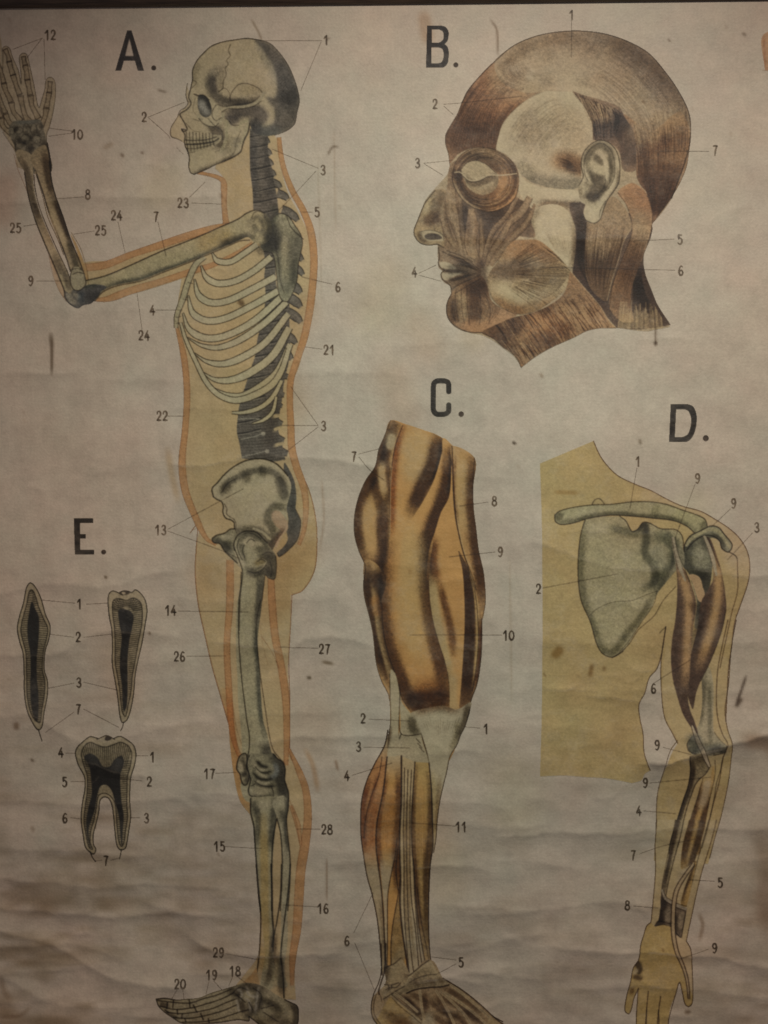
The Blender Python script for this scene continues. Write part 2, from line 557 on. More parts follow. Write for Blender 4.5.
# -------- rib cage
part("rib_cage", FIG_A)
view(160, 190, v4)
ribs = [("222,268 245,302 300,306 360,270 415,232", 6.5), ("175,322 197,372 245,398 320,388 400,345 475,285", 7.2),
        ("147,380 165,448 215,480 290,472 390,425 492,370", 7.4), ("120,450 140,525 200,558 280,547 390,495 505,430", 7.4),
        ("98,525 125,595 195,632 280,622 400,560 525,450", 7.6), ("118,630 180,664 250,672 340,640 450,565 540,478", [1, 5, 7, 7.5, 7.5, 7]),
        ("148,698 200,732 270,742 350,715 450,650 548,528", [1, 6, 8, 8, 7.5, 7])]
RB = (.93, .93, .82)
for t, w in ribs:
    ww = [1.5] + [w] * 5 if not hasattr(w, '__len__') else w
    ww = [ww[0] * .9] + [x * .93 for x in ww[1:]]
    L, R = strip(t, ww, RB, (.25, .21, .15), 1, .8, .95)
view(160, 330, v4)
for t, w in (("180,180 235,212 300,214 380,185 480,110 552,-10", [1, 6, 8, 8, 8, 7]), ("226,248 290,276 350,280 430,240 500,180 556,60", [1, 5, 7, 7.5, 7, 6]),
             ("88,-30 110,40 150,128 198,222 250,276 320,300 400,280 480,232 520,170 550,80", [3, 4, 4.5, 5, 5.5, 6.5, 7, 7, 6, 5]),
             ("308,353 360,352 430,330 482,285 520,215", [2.5, 4.5, 5, 5, 4]), ("393,400 440,385 480,350 497,285", [1.5, 4, 4, 3])):
    strip(t, w, RB, (.25, .21, .15), 1, .8, .9)
    soft(t, 1.5, 1.2, (1.03, 1.03, 1.0), .3)
view(160, 190, v4)
part("breastbone", FIG_A)
strip("68,588 72,535 98,462 122,385 155,315 190,285", [4, 5, 6, 6, 6, 5], (.86, .86, .74), INK, 1, .8, .85)
for t in ("68,545 88,540", "70,570 85,566", "98,465 118,470", "120,395 140,400"):
    line(t, .6, INK, .6)
soft("345,468 350,495", 2.5, 1.2, (.5, .42, .32), .6)
soft("352,485 335,478", 1.5, 1.0, (.5, .42, .32), .5)

# -------- shoulder blade
part("shoulder_blade", FIG_A)
SB = fill("478,120 510,100 545,110 575,150 600,190 608,225 600,270 590,320 585,380 570,430 545,475 520,470 505,430 495,340 480,272 445,262 430,235 470,200", (.72, .74, .65))
M = pmask(SB)
soft("500,180 510,260 520,340 530,420", 4, 2.4, SH, .55, M)
soft("555,200 552,280 558,360 548,430", 5, 3, SH, .55, M)
soft("590,180 597,230 588,320 575,400", 5, 2.6, SH, .6, M)
soft("470,150 485,210 470,250", 8, 3.2, SH, .8, M)
soft("535,200 530,300 537,400", 3, 2.0, (.9, .9, .78), .6, M, 'set')
line("478,120 510,100 545,110 575,150 600,190 608,225 600,270 590,320 585,380 570,430 545,475 520,470 505,430 495,340 480,272 445,262", .8, INK, .75)
line("497,170 492,230 505,300 512,380 530,440", .7, INK, .5)
line("540,110 560,160 612,210", .8, INK, .7)

part("upper_arm_bone", FIG_A)
view(0, 0, 1)
HB = fill("84,281 105,276 131,265 162,251 180,244 200,236 220,227 238,219 247,213 256,210 265,213 271,222 271,236 264,244 254,242 248,237 240,240 226,246 207,254 180,265 164,271 141,280 117,285 103,291 95,301 84,303c 78,290c", (.85, .84, .70))
M = pmask(HB)
soft("252,239 240,242 226,247 207,256 180,267 164,272 141,281 117,286 100,293", 4.5, 1.8, (.34, .36, .38), .95, M)
soft("250,236 236,240 222,244", 4, 2, (.3, .28, .27), .8, M)
soft("225,236 205,244", 12, 4, (.98, .86, .66), .7, M)
soft("264,213 270,226 266,240", 3, 2, SH, .7, M)
soft("250,222 258,217 263,226 260,236", 1.2, 1.2, SH, .6, M)
soft("254,226 256,230", 1.5, 1.5, SH, .6, M)
line("84,281 105,276 131,265 162,251 180,244 200,236 220,227 238,219 247,213 256,210 265,213", 1.0, (.25, .2, .14), .95)
line("250,240 240,241 226,247 207,255 180,266 164,272 141,281 117,286 103,292 95,301", .9, INK, .8)
soft("268,232 272,246 258,250", 5, 2.4, (.35, .36, .36), .7)
view(240, 200, 768 / 90)
soft("230,120 260,200 250,330 190,400", 26 / 8.53, 2.2, (.45, .46, .44), .8)
line("100,150 120,110 160,95 200,110 215,150", .7, INK, .55)
soft("270,60 300,100 290,170", 3, 1.5, (.45, .5, .45), .8)

# -------- hand
part("hand_outline", FIG_A, "faint flesh outline round the raised hand bones")
view(0, 40, 768 / 70)
HO = fill("-30,-120 0,-60 30,140 25,100 45,70 80,70 110,100 130,170 160,240 200,330 230,440 225,330 210,220 215,170 240,145 280,145 305,190 325,280 350,390 380,530 425,740 460,640 490,540 500,450 520,415 560,405 595,440 610,520 605,640 580,800 540,960 515,1020 510,1120 540,1240 560,1400 200,1400 170,1250 110,1130 40,1010 -10,950 -130,700 -200,300", (.90, .87, .78))
line("-10,240 25,330 30,140 25,100 45,70 80,70 110,100 130,170 160,240 200,330 230,480 225,330 210,220 215,170 240,145 280,145 305,190 325,280 350,390 380,530 425,740 460,640 490,540 500,450 520,415 560,405 595,440 610,520 605,640 580,800 540,960 515,1020 510,1120", .7, INK, .6)
line("30,1010 110,1130 165,1200", .7, INK, .5)
part("hand_bones", FIG_A)
FG = (.80, .76, .66)
def bone(t, w, c=FG, e=.8):
    w = [x * 1.25 for x in w]
    L, R = strip(t, w, c, (.28, .22, .17), 1, .75, e)
    for E in (np.array([L[0], R[0]]), np.array([L[-1], R[-1]])):
        _apply(_cov_line(E, .9), (.28, .22, .17), e, 'mul', None, True)
for chain in (["55,100 85,170 100,230", "100,240 115,300 140,380", "142,385 175,490 215,600", "225,615 240,700 285,850 335,905"],
              ["255,180 262,220 275,270", "275,280 290,350 298,430", "300,440 315,520 330,600", "335,612 350,720 390,800 420,860"],
              ["-30,260 0,320 25,400 40,470", "42,480 60,550 95,620 120,680", "125,690 150,790 200,850 225,890"],
              ["-40,560 -5,640 40,760 60,800", "60,815 100,900 130,930 150,950"],
              ["550,455 545,510 540,570", "538,580 525,660 510,740", "508,752 495,830 460,920 440,960"],
              ["-60,660 -20,760 10,850", "15,860 30,940 100,1010 140,1040"]):
    for k, t in enumerate(chain):
        bone(t, [4.6, 3.2, 3.6, 4.8] if k == len(chain) - 1 and len(chain) > 2 else [4.2, 3.2, 4.2] if k else [3.6, 2.6, 3.8])
part("wrist_bones", FIG_A)
view(0, 100, 768 / 70)
WR = fill("120,260 160,230 300,225 430,215 470,260 480,330 520,470 555,640 560,780 300,800 200,660 165,520 120,420 95,330", (.62, .62, .57))
M = pmask(WR)
for cx, cy, rx, ry in ((125, 340, 40, 45), (205, 335, 42, 45), (290, 320, 38, 60), (370, 320, 40, 60), (430, 300, 38, 40), (195, 430, 36, 36), (280, 430, 46, 44), (400, 430, 60, 46), (230, 520, 60, 40), (380, 540, 60, 60)):
    a = np.linspace(0, 2 * math.pi, 9)[:-1] + cx * .01
    rx, ry = rx * (.8 + .5 * random.random()), ry * (.8 + .5 * random.random())
    t = " ".join("%g,%g" % (cx + rx * math.cos(u) * (1 + .15 * math.sin(3 * u + cx)), cy + ry * math.sin(u)) for u in a)
    fill(t, (.70, .70, .64), .45, clip=M, own=False)
    line(t, .8, (.34, .31, .28), .42, clip=M, closed=True, own=False)
for i in range(16):
    x_, y_ = 130 + 330 * random.random(), 280 + 260 * random.random()
    soft("%g,%g %g,%g" % (x_, y_, x_ + 40 * (random.random() - .5), y_ + 50 * (random.random() - .3)), 1.4, 1.0, (.42, .39, .35), .7, M)
soft("170,240 300,240 430,225", 2, 1.2, (.7, .8, .9), .6, M)
soft("180,560 230,640 290,700", 6, 2, (.38, .35, .3), .8, M)
soft("330,480 340,560 345,660 350,760", 4, 1.5, (.34, .3, .26), .85, M)
soft("480,470 510,560 530,680 540,760", 4, 1.8, (.33, .27, .22), .9, M)
soft("250,600 300,640", 4, 2, (.45, .42, .38), .7, M)
soft("380,560 400,620", 4, 2, (.9, .9, .82), .4, M, 'set')
line("165,470 170,560 220,670 290,780", .9, INK, .8)
line("370,640 400,720 420,790", .9, INK, .8)
line("520,470 550,640 562,780", .9, INK, .7)
line("440,960 460,290", .0, INK, 0, own=False)

# -------- forearm
part("forearm_bone", FIG_A, "slimmer forearm bone on the thumb side, dark edged")
view(0, 140, v4)
line("60,60 75,120 100,180 120,230", .6, BANDL, .5)
fill("205,450 225,560 250,640 290,690 275,610 240,520", (.96, .84, .70), .8)
line("200,440 222,560 252,640 285,690", .6, BANDL, .4)
fill("300,400 330,450 365,540 375,590 350,600 335,500", (.92, .78, .52), .85)
line("305,395 345,465 372,560 378,620", .7, (.5, .4, .22), .6)
P1 = fill("65,55 80,40 130,60 140,110 145,200 165,290 200,380 240,470 285,550 305,610 320,670 330,705 300,695 270,630 235,545 190,440 150,340 122,240 105,140 85,95", (.80, .77, .66))
M = pmask(P1)
soft("90,80 115,130 135,240 165,330", 2.6, 1.2, (.42, .38, .34), .8, M)
soft("140,265 175,350 230,450", 3.4, 1.2, (.38, .31, .24), .8, M)
soft("170,330 225,480 270,560", 3.5, 1.5, (.95, .9, .76), .7, M, 'set')
soft("235,500 270,570 300,640", 3, 1.6, (.38, .36, .34), .7, M)
soft("255,570 275,640 300,690", 2.5, 1.0, (.9, .88, .74), .9, M, 'set')
line("105,140 122,240 150,340 190,440 235,545 270,630 290,690 325,712", 1.1, (.2, .16, .11), .9)
line("145,150 150,205 170,290 205,380 245,470 285,555 302,600", .9, (.25, .2, .15), .85)
part("forearm_bone", FIG_A, "thicker forearm bone on the outer side, nearly black at mid length")
P2 = fill("130,70 190,20 210,90 222,180 240,245 270,330 300,420 335,505 355,560 340,580 305,570 290,520 255,430 215,330 185,230 155,140", (.76, .72, .60))
M = pmask(P2)
soft("190,60 208,160 225,230", 4, 1.6, (.38, .32, .27), .9, M)
soft("238,250 270,340 310,440", 4.2, 1.3, (.26, .2, .16), .95, M)
soft("205,280 245,370 285,470", 2.5, 1.2, (.92, .88, .74), .9, M, 'set')
soft("290,430 315,500 330,560", 2.5, 1.4, (.42, .42, .40), .9, M)
soft("160,120 190,220 210,300", 2.4, 1.2, (.85, .8, .68), .7, M, 'set')
line("210,90 222,180 240,245 270,330 300,420 335,505 355,560", 1.0, (.2, .16, .12), .9)
line("150,130 185,230 215,330 255,430 285,510 300,560", 1.1, (.2, .16, .12), .9)
fill("150,130 165,190 200,290 240,390 270,490 255,470 215,380 180,290 155,200", (.93, .86, .72), .9, own=False)
line("155,150 185,250 205,330 245,420 272,490", .6, INK, .7)
part("elbow_joint", FIG_A)
view(0, 260, 7.68)
fill("560,60 620,60 650,110 660,180 640,220 600,240 560,240 540,150", (.80, .80, .70))
EL = fill("500,240 540,260 560,230 600,235 640,210 680,190 768,190 820,210 768,250 740,290 700,330 640,345 600,368 560,350 520,320 495,280", (.40, .42, .45))
M = pmask(EL)
soft("520,250 540,300 580,330", 3, 1.5, (.85, .85, .8), .7, M, 'set')
soft("560,255 590,275 610,290", 1.6, 1.2, (.85, .85, .8), .7, M, 'set')
soft("680,270 700,300 740,260", 3, 2, (.5, .5, .52), .8, M)
soft("630,250 620,300 640,330", 2, 1.6, (.6, .75, .9), .6, M)
soft("650,200 740,195", 2, 1.5, (.5, .62, .5), .6, M)
line("560,60 545,100 540,160 560,220 600,235 640,215 660,180 652,130 640,90 615,60", .9, INK, .8)
line("560,110 600,95 645,105", .8, INK, .75)
line("545,75 590,65 620,75", .7, INK, .6)
line("495,280 520,320 560,352 600,368 640,345 700,330 740,290 768,250", .9, (.25, .27, .36), .8)
line("495,235 500,275", 1, INK, .7)

# -------- skull
part("neck_flesh", FIG_A, "ochre flesh of the profile nose and lips drawn before the skull")
view(170, 90, 768 / 90)
fill("140,-40 135,60 150,130 100,170 60,230 10,320 5,395 60,415 100,435 120,450 120,340c 90,320 150,330 100,230 180,120 160,0c", (.97, .94, .83))
line("148,-60 138,0 135,50 152,110 125,150 85,175 60,235 10,315 2,370 15,400 60,415 100,435", .8, INK, .65)
line("60,490 85,520 115,545", .6, INK, .35)
part("skull", FIG_A)
view(160, 20, v4)
SK = fill("371,78 420,83 470,100 510,140 545,190 572,250 590,310 594,350 585,390 575,440 550,465 520,480 480,492 440,495 400,480 380,440 382,460 370,500 350,540 345,560 320,580 280,600 240,615 200,635 165,650 145,658 130,650 122,620c "
          "125,590 118,560 108,540 104,520 106,490 92,465c 115,468 105,440 90,415 85,400 115,380 132,355 122,330 130,290 138,250 138,215 155,175 185,140 220,110 270,92 320,84", (.91, .89, .78))
M = pmask(SK)
OC = fill("400,85 440,92 480,108 520,155 555,210 580,275 594,350 580,430 550,465 520,480 470,495 400,480 385,440 420,450 470,430 500,380 480,330 495,290 490,240 470,190 445,145 420,100", (.42, .42, .44), .0, own=False)
MO = gblur(pmask(crv("405,85 440,92 480,108 520,155 555,210 580,275 594,350 580,430 550,465 520,480 470,495 400,490 385,440 440,455 480,440 490,400 470,360 455,330 490,330 500,290 495,240 480,190 455,150 430,115", True)), 2.2) * M
K *= 1 + (np.array((.43, .44, .50), np.float32) - 1) * (MO * .86)[..., None]
soft("425,95 445,140 470,190", 3, 3, (.6, .64, .68), .6, M)
soft("500,200 545,290 550,350", 9, 5, (.72, .80, .95), .5, M)
soft("410,460 450,470 500,480", 6, 3, (.7, .85, 1.0), .5, M)
soft("510,330 560,340 575,300", 7, 3, (.5, .48, .48), .55, M)
soft("455,400 440,440", 5, 2.5, (.92, .90, .8), .8, M, 'set')
soft("470,365 455,420", 3, 2.5, (.92, .90, .8), .6, M, 'set')
soft("240,215 218,250 215,280 240,325 280,350 330,352 380,345", 4.5, 2.2, (.42, .42, .44), .85, M)
soft("222,245 225,275 235,300", 3.5, 1.6, (.6, .58, .62), .8, M)
soft("255,330 300,345 370,350 420,330", 2.5, 1.2, (.45, .42, .38), .6, M)
soft("272,190 262,240 260,290", 2.2, 1.6, (.72, .70, .66), .6, M)
soft("345,300 395,295 430,315", 3, 3.5, (.8, .78, .7), .5, M)
line("300,105 292,130 300,150 285,170 290,190 278,205 282,230 270,260 268,290 250,305", .8, (.4, .36, .28), .75, clip=M)
line("298,345 300,320 315,295 335,275 365,270 400,280 425,295 440,315", .7, INK, .65, clip=M)
line("250,305 275,290 295,310 300,345", .6, INK, .55)
soft("160,190 145,240 150,270", 2, 2.2, (.62, .6, .54), .5, M)
# cheek arch, temple hollow
soft("300,400 350,385 410,390 430,410 400,440", 9, 2.2, (.38, .37, .42), .95, M)
soft("330,420 300,430 295,410", 4, 1.8, (.38, .37, .42), .8, M)
soft("395,430 420,460 390,480", 4, 2.5, (.42, .44, .5), .8, M)
soft("225,450 245,480 262,520 240,530", 7, 2.2, (.38, .35, .32), .9, M)
line("190,330 215,340 240,365 265,380 300,372 350,370 400,358 430,335 442,310", 3.0, (.86, .86, .76), .9, 'set', M, False)
line("262,392 290,378 340,378 400,366 432,345", .8, INK, .6, clip=M, own=False)
line("245,360 275,368 330,360 390,350 425,325", .8, INK, .5, clip=M, own=False)
line("215,345 240,380 225,420 200,440", 4.0, (.86, .86, .76), .9, 'set', M, False)
line("165,410 195,440 240,445 262,425 270,400", 3.5, (.84, .84, .74), .9, 'set', M, False)
line("165,420 190,445 230,455 250,440", .9, INK, .7, clip=M, own=False)
line("240,360 215,400 225,420", .6, INK, .4, clip=M, own=False)
# cheekbone
soft("225,365 235,395 215,430", 3.5, 1.4, (.93, .92, .82), .85, M, 'set')
soft("180,425 215,440 245,432", 2.2, 1.0, (.93, .92, .82), .85, M, 'set')
line("238,362 222,392 226,418 240,428 262,415", .8, (.3, .28, .25), .6, clip=M, own=False)
line("205,420 235,452 262,470 266,510", .8, (.3, .28, .25), .55, clip=M, own=False)
line("285,470 275,520 258,552 236,562", .8, (.36, .33, .28), .5, clip=M, own=False)
line("345,470 325,520 318,560 300,585", .8, (.36, .33, .28), .4, clip=M, own=False)
for t in ("110,440 140,470 170,478", "140,420 165,430", "150,330 140,380 150,400"):
    line(t, .7, (.4, .36, .3), .45, clip=M, own=False)
for k in range(26):
    line("%g,%g %g,%g" % (500 + 3 * k, 130 + 11 * k, 470 + 4 * k, 150 + 11 * k), .6, (.3, .3, .32), .35, clip=M, own=False)
# jaw
line("280,430 285,480 275,530 260,560", 3.4, (.86, .86, .74), .9, 'set', M, False)
line("375,445 362,490 345,530", 3.4, (.86, .86, .74), .8, 'set', M, False)
line("285,430 300,455 330,460 345,440 372,430", 2.6, (.86, .86, .74), .9, 'set', M, False)
line("295,430 310,448 335,448", .8, INK, .6, clip=M, own=False)
line("382,440 375,480 362,505 352,535 345,560 320,580 280,600 240,615 200,635 165,650 145,658", 1.2, (.24, .2, .15), .85)
soft("318,580 270,605 210,632 150,655", 2, 1.4, (.3, .27, .22), .8, M)
soft("345,520 330,510 320,545", 1.6, 1.6, SH, .5, M)
soft("300,500 295,540 270,560", 3, 2.5, (.6, .6, .54), .5, M)
soft("200,600 240,590", 8, 3, (.95, .93, .82), .5, M, 'set')
# eye socket
part("eye_socket", FIG_A, "dark oval hollow of the eye in the skull")
E = fill("165,318 190,322 210,345 220,380 215,405 195,415 175,405 162,375 160,345", (.40, .41, .40))
M2 = pmask(E)
soft("172,345 185,375 205,395", 2.5, 2, (.80, .84, .86), .75, M2, 'set')
soft("165,335 180,325 205,345 216,385", 2, 1.2, (.25, .25, .25), .8, M2)
line("145,315 165,322 185,320 208,340", 1.2, INK, .75)
part("teeth", FIG_A, "two clenched rows of teeth in the skull")
fill("106,498 140,500 190,498 235,488 262,495 258,515 240,530 200,545 160,560 125,562 112,530", (.80, .79, .68))
for x in range(112, 236, 14):
    line("%g,%g %g,%g" % (x, 478 + (x > 140) * 4, x + 1, 525 - (x - 112) * .05), .7, INK, .7)
    line("%g,%g %g,%g" % (x + 4, 530 - (x - 112) * .1, x + 6, 562 - (x - 112) * .25), .8, INK, .7)
line("108,512 150,514 200,510 240,498", .9, INK, .75)
line("110,530 150,530 190,526 230,518 250,505", 1.4, (.25, .22, .18), .85)
line("115,548 150,548 190,540 230,528", .7, INK, .6)
line("118,568 150,562", .7, INK, .5)
part("skull_outline", FIG_A, "inked profile line of the skull")
line("430,86 371,78 320,84 270,92 220,110 185,140 155,175 138,215 138,250 130,290 122,330 132,355 115,380 85,400 90,415 105,440 115,468 92,465 106,490 104,520 108,540 118,560 125,590 122,620 130,650 145,658", 1.0, (.24, .2, .15), .85)
line("430,86 470,100 510,140 545,190 572,250 590,310 594,350 585,390 575,440 550,465 520,480 490,490", .9, (.3, .28, .28), .75)
line("92,465 100,475 112,472", 1.2, INK, .8)
line("138,255 155,265 135,290", .8, INK, .5)
line("115,345 128,350", .8, INK, .4)

# -------- hip
part("pelvis", FIG_A)
view(160, 450, v4)
SA = fill("530,55 555,90 575,140 582,200 580,255 600,300 598,340 585,385 550,425 510,455 500,440 530,410 545,380 540,340 548,300 540,250 535,180", (.42, .43, .43))
M = pmask(SA)
soft("560,150 565,230 585,300", 3, 2.5, (.7, .75, .72), .6, M)
for t in ("545,130 575,125", "540,190 580,185", "545,240 580,235"):
    line(t, .6, INK, .5, clip=M, own=False)
line("540,180 540,300", .7, (.85, .85, .8), .6, 'set')
PB = fill("228,200 222,165 245,140 270,110 310,75 360,48 410,38 450,40 490,55 520,80 545,110 560,150 555,190 540,250 545,300 530,345 505,380 480,430 470,470 440,500 400,520 360,515 330,490 300,460 275,430 255,400 230,395 222,380 240,368 275,355 300,340 318,335c 316,310 305,300 280,290 268,265 270,240 262,220 245,212", BONE)
M = pmask(PB)
fill("475,270 490,258 510,262 530,285 545,310 545,340 525,360 505,400 495,420 490,380 515,345 490,320 478,295", (.98, .87, .76), 1, own=False)
soft("262,180 290,140 330,118 360,100 410,88 450,85 490,100 515,130 530,170 535,200", 2.6, 1.6, (.42, .42, .42), .85, M)
soft("272,170 290,150", 5, 2, (.42, .4, .36), .8, M)
soft("365,105 372,130", 4, 2, (.45, .44, .4), .8, M)
soft("435,85 440,100", 3.5, 1.8, (.45, .44, .4), .8, M)
soft("510,125 525,170 530,200", 6, 2, (.42, .42, .4), .8, M)
soft("530,350 500,390 470,430 455,460", 7, 2, (.34, .28, .24), .95, M)
soft("540,250 490,240 465,265 460,300 478,330 485,370", 3.6, 1.6, (.42, .42, .38), .9, M)
soft("320,370 345,350 390,345 430,355 455,380 465,410", 5, 2, (.42, .42, .40), .85, M)
line("275,230 285,250 285,275 315,295 325,320 320,350", .8, INK, .6)
line("400,335 435,350 470,380", 2.4, (.88, .88, .78), .9, 'set', M, False)
line("228,200 222,165 245,140 270,110 310,75 360,48 410,38 450,40 490,55 520,80 545,110", 1.2, (.25, .22, .17), .9)
line("318,335 316,310 305,300 280,290 268,265 270,240 262,220 245,212 228,200", 1.1, (.25, .22, .17), .9)
line("262,182 290,142 330,120", .8, INK, .6)
PU = fill("222,380 240,368 275,358 300,340 320,345 325,370 315,420 330,480 300,455 275,430 255,400 230,395", (.72, .72, .62))
M2 = pmask(PU)
soft("230,385 270,400 300,440", 3, 2, (.36, .36, .36), .85, M2)
soft("280,410 300,400", 4, 2, (.5, .52, .5), .6, M2)
soft("260,375 300,370", 2, 1.5, (.9, .9, .8), .8, M2, 'set')
line("318,337 300,338 275,355 240,365 222,380 230,395 255,400 275,430 300,455 330,482", 1.2, (.25, .22, .17), .85)
line("500,440 510,455 550,425 585,385 598,340 600,300 580,255", .8, INK, .7)
part("thigh_bone", FIG_A)
view(205, 500, 7.68)
TH = fill("225,330 245,280 290,245 340,238 400,250 440,290 480,330 500,360 530,400 545,430 548,520 535,605 490,600 465,575 455,640 440,768 425,900 410,1000 405,1100 420,1300 430,1500 450,1700 480,1800 520,1960 560,2020 600,2100 600,2200 560,2300 480,2340 380,2330 310,2300 275,2200 290,2110 290,2020 285,1900 275,1750 255,1550 250,1400 240,1200 240,1000 245,800 265,700 285,520 260,440 230,390", (.84, .85, .74))
M = pmask(TH)
soft("290,330 270,370 280,430 300,470", 2.2, 2, (.40, .40, .38), .8, M)
soft("260,290 320,255 390,270 450,310 480,340", 4.5, 1.8, (.40, .40, .38), .85, M)
soft("300,330 340,310 365,320", 2.4, 1.6, (.9, .9, .8), .8, M, 'set')
soft("240,360 260,420 290,480 300,500", 1.6, 1.4, (.9, .9, .8), .8, M, 'set')
soft("450,350 420,380 470,380 440,430 490,430", 3, 2, (.42, .42, .40), .8, M)
soft("390,490 430,470 450,460", 2.4, 1.6, (.66, .58, .36), .7, M)
soft("330,540 390,560 450,540 500,560", 4, 2, (.36, .36, .36), .9, M)
soft("500,420 520,500 510,590", 7, 2.5, (.36, .36, .37), .9, M)
soft("430,590 430,700 420,820 405,960", 5.5, 1.6, (.38, .39, .40), .95, M)
soft("410,960 405,1100 418,1300 425,1500 445,1700 465,1790", 3.6, 1.6, (.42, .44, .46), .95, M)
soft("395,970 400,1200", 3, 2, (.55, .58, .58), .5, M)
soft("480,1880 500,1990 530,2080 570,2140 590,2200", 8, 3, (.38, .38, .40), .9, M)
line("230,390 222,340 245,280 290,245 340,238 400,250 440,290 480,330", 1.1, (.25, .22, .17), .85)
line("225,370 250,430 280,510 290,560 285,620 275,700 268,800 262,1000", .9, (.25, .22, .17), .85)
line("545,430 550,520 535,605 490,600 465,575 455,640 440,768", .8, INK, .7)
line("440,450 470,470 440,520 400,540", .9, (.9, .9, .8), .7, 'set', M, False)
for t in ("300,260 340,252 390,270 430,300", "262,300 248,350 262,410 288,460", "320,330 350,300 385,320 380,350", "300,345 290,390 305,440", "440,420 480,400 520,410", "400,470 440,455 462,470", "330,545 380,560 430,545 470,500", "500,470 515,540 505,590"):
    line(t, 1.0, (.25, .24, .22), .6, clip=M, own=False)
for t in ("345,350 400,330 440,345", "285,480 292,500"):
    soft(t, 1.4, 1.0, (.95, .94, .84), .7, M, 'set')
view(160, 600, v4)
line("347,-120 345,-60 337,0 335,100 338,200 348,330 360,430 372,520 382,580 380,640 372,670", .9, (.25, .22, .17), .9)
line("430,0 415,70 410,140 415,200 425,300 440,400 455,500 468,580 485,640 515,680 530,720", .8, INK, .7)
# knee
part("knee_joint", FIG_A)
view(215, 720, 768 / 90)
KN = fill("290,290 340,280 430,290 500,280 540,330 580,360 600,420 595,500 610,560 628,620 625,700 610,790 560,790 500,700 480,650 420,650 350,655 300,640 285,600 300,540 300,500 285,450 275,380", (.70, .71, .62))
M = pmask(KN)
soft("500,300 560,350 580,420 570,500 590,570 600,650", 9, 2.2, (.32, .32, .33), .95, M)
soft("510,370 530,420 510,470 460,500", 2.0, 1.4, (.62, .68, .72), .8, M, 'set')
for t, w in (("345,400 380,440 430,450 470,440", 2.6), ("330,450 370,490 430,505 490,500", 2.4), ("360,350 400,390 450,400", 2.2), ("340,520 390,550 440,565 500,560", 2.8), ("330,640 400,655 470,640", 2.4)):
    soft(t, w * .7, 1.1, (.33, .32, .29), .9, M)
for t in ("350,425 400,470 450,478", "350,520 400,538 460,540", "330,370 370,420 430,425"):
    soft(t, 1.4, .9, (.90, .90, .80), .85, M, 'set')
soft("330,600 380,610 450,600", 4, 2, (.86, .86, .76), .8, M, 'set')
line("293,300 278,340 275,380 290,460 305,500 296,550 286,600 300,640 350,655", 1.1, (.22, .19, .14), .9)
line("500,290 540,330 580,355 600,420 595,500 610,560 628,620 625,700 605,780", 1.2, (.22, .19, .14), .9)
for t in ("345,395 380,435 430,448 475,435", "330,450 370,492 430,508 490,500", "340,520 390,552 440,566 500,560", "310,560 340,545", "360,350 400,388 450,398", "480,560 500,620 495,680"):
    line(t, 1.0, (.22, .2, .17), .6, clip=M, own=False)
part("kneecap", FIG_A)
fill("265,285 230,290 205,320 190,370 188,420 215,460 225,510 245,550 270,550 290,500 290,450 270,400 275,340", (.74, .73, .63))
soft("245,310 240,370 265,420 250,460", 1.6, 1.4, (.35, .33, .3), .8, pmask(crv("265,285 230,290 205,320 190,370 188,420 215,460 225,510 245,550 270,550 290,500 290,450 270,400 275,340", True)))
soft("230,470 260,465 280,480 265,530", 1.6, 1.2, (.35, .33, .3), .8)
soft("222,380 225,420", 2, 1.2, (.92, .9, .8), .8, None, 'set')
line("265,285 230,290 205,320 190,370 188,420 215,460 225,510 245,550 270,550 290,500 290,450 270,400 275,340", 1.1, (.22, .19, .14), .9, closed=True)
# lower leg
part("shin_bone", FIG_A)
view(160, 730, v4)
TB = fill("390,285 440,290 500,285 500,340 492,420 484,520 480,640 482,768 484,900 488,1000 490,1050 478,1100 455,1110 430,1095 435,1040 448,960 440,860 432,768 420,640 408,520 400,420 388,350", (.84, .85, .74))
M = pmask(TB)
soft("440,370 445,500 448,768 455,1000", 4.6, 1.6, (.90, .83, .58), .95, M, 'set')
soft("400,300 405,350 420,330", 2, 1.5, SH, .6, M)
soft("410,310 420,380 412,480", 2.6, 1.3, (.45, .45, .45), .8, M)
soft("490,300 488,380 478,500", 4.4, 1.8, (.38, .39, .40), .9, M)
soft("428,320 470,320", 4, 2, (.9, .9, .8), .7, M, 'set')
line("388,290 388,350 400,400 403,440 410,540 420,660 430,768", 1.3, (.22, .21, .19), .9)
line("498,380 484,460 478,560 478,768", 1.3, (.25, .24, .22), .9)
view(150, 864, 4.042)
line("430,0 440,130 448,200 446,300 440,380 430,450", 1.3, (.25, .2, .13), .9)
line("490,0 494,100 495,200 500,280 495,330", 1.6, (.28, .26, .24), .9)
soft("500,280 495,380 488,440 470,480", 4.2, 1.4, (.36, .32, .28), .85)
soft("455,330 450,420", 3, 2, (.8, .72, .48), .6)
part("calf_bone", FIG_A, "thin outer bone of the lower leg")
view(160, 730, v4)
FB = fill("480,310 500,285 530,280 548,310 545,350 540,420 553,520 555,620 545,768 545,900 532,1000 535,1050 545,1090 520,1100 500,1080 505,1020 515,900 518,768 522,640 520,520 512,420 500,370", (.84, .85, .76))
M = pmask(FB)
soft("540,280 548,320 540,370 540,420 552,520", 2.6, 1.3, (.36, .37, .38), .9, M)
soft("520,340 520,380", 1.5, 1.2, SH, .6, M)
line("500,375 515,440 522,540 520,660 514,768", 1.0, (.25, .24, .22), .9)
line("548,290 548,330 540,380 545,440 555,540 555,640 546,768", 1.1, (.25, .24, .22), .9)
view(150, 864, 4.042)
line("532,0 528,120 515,220 502,290 498,350", 1.1, (.25, .24, .22), .9)
line("568,0 560,100 545,220 535,300 530,370 538,450 542,540", 1.3, (.25, .24, .22), .9)
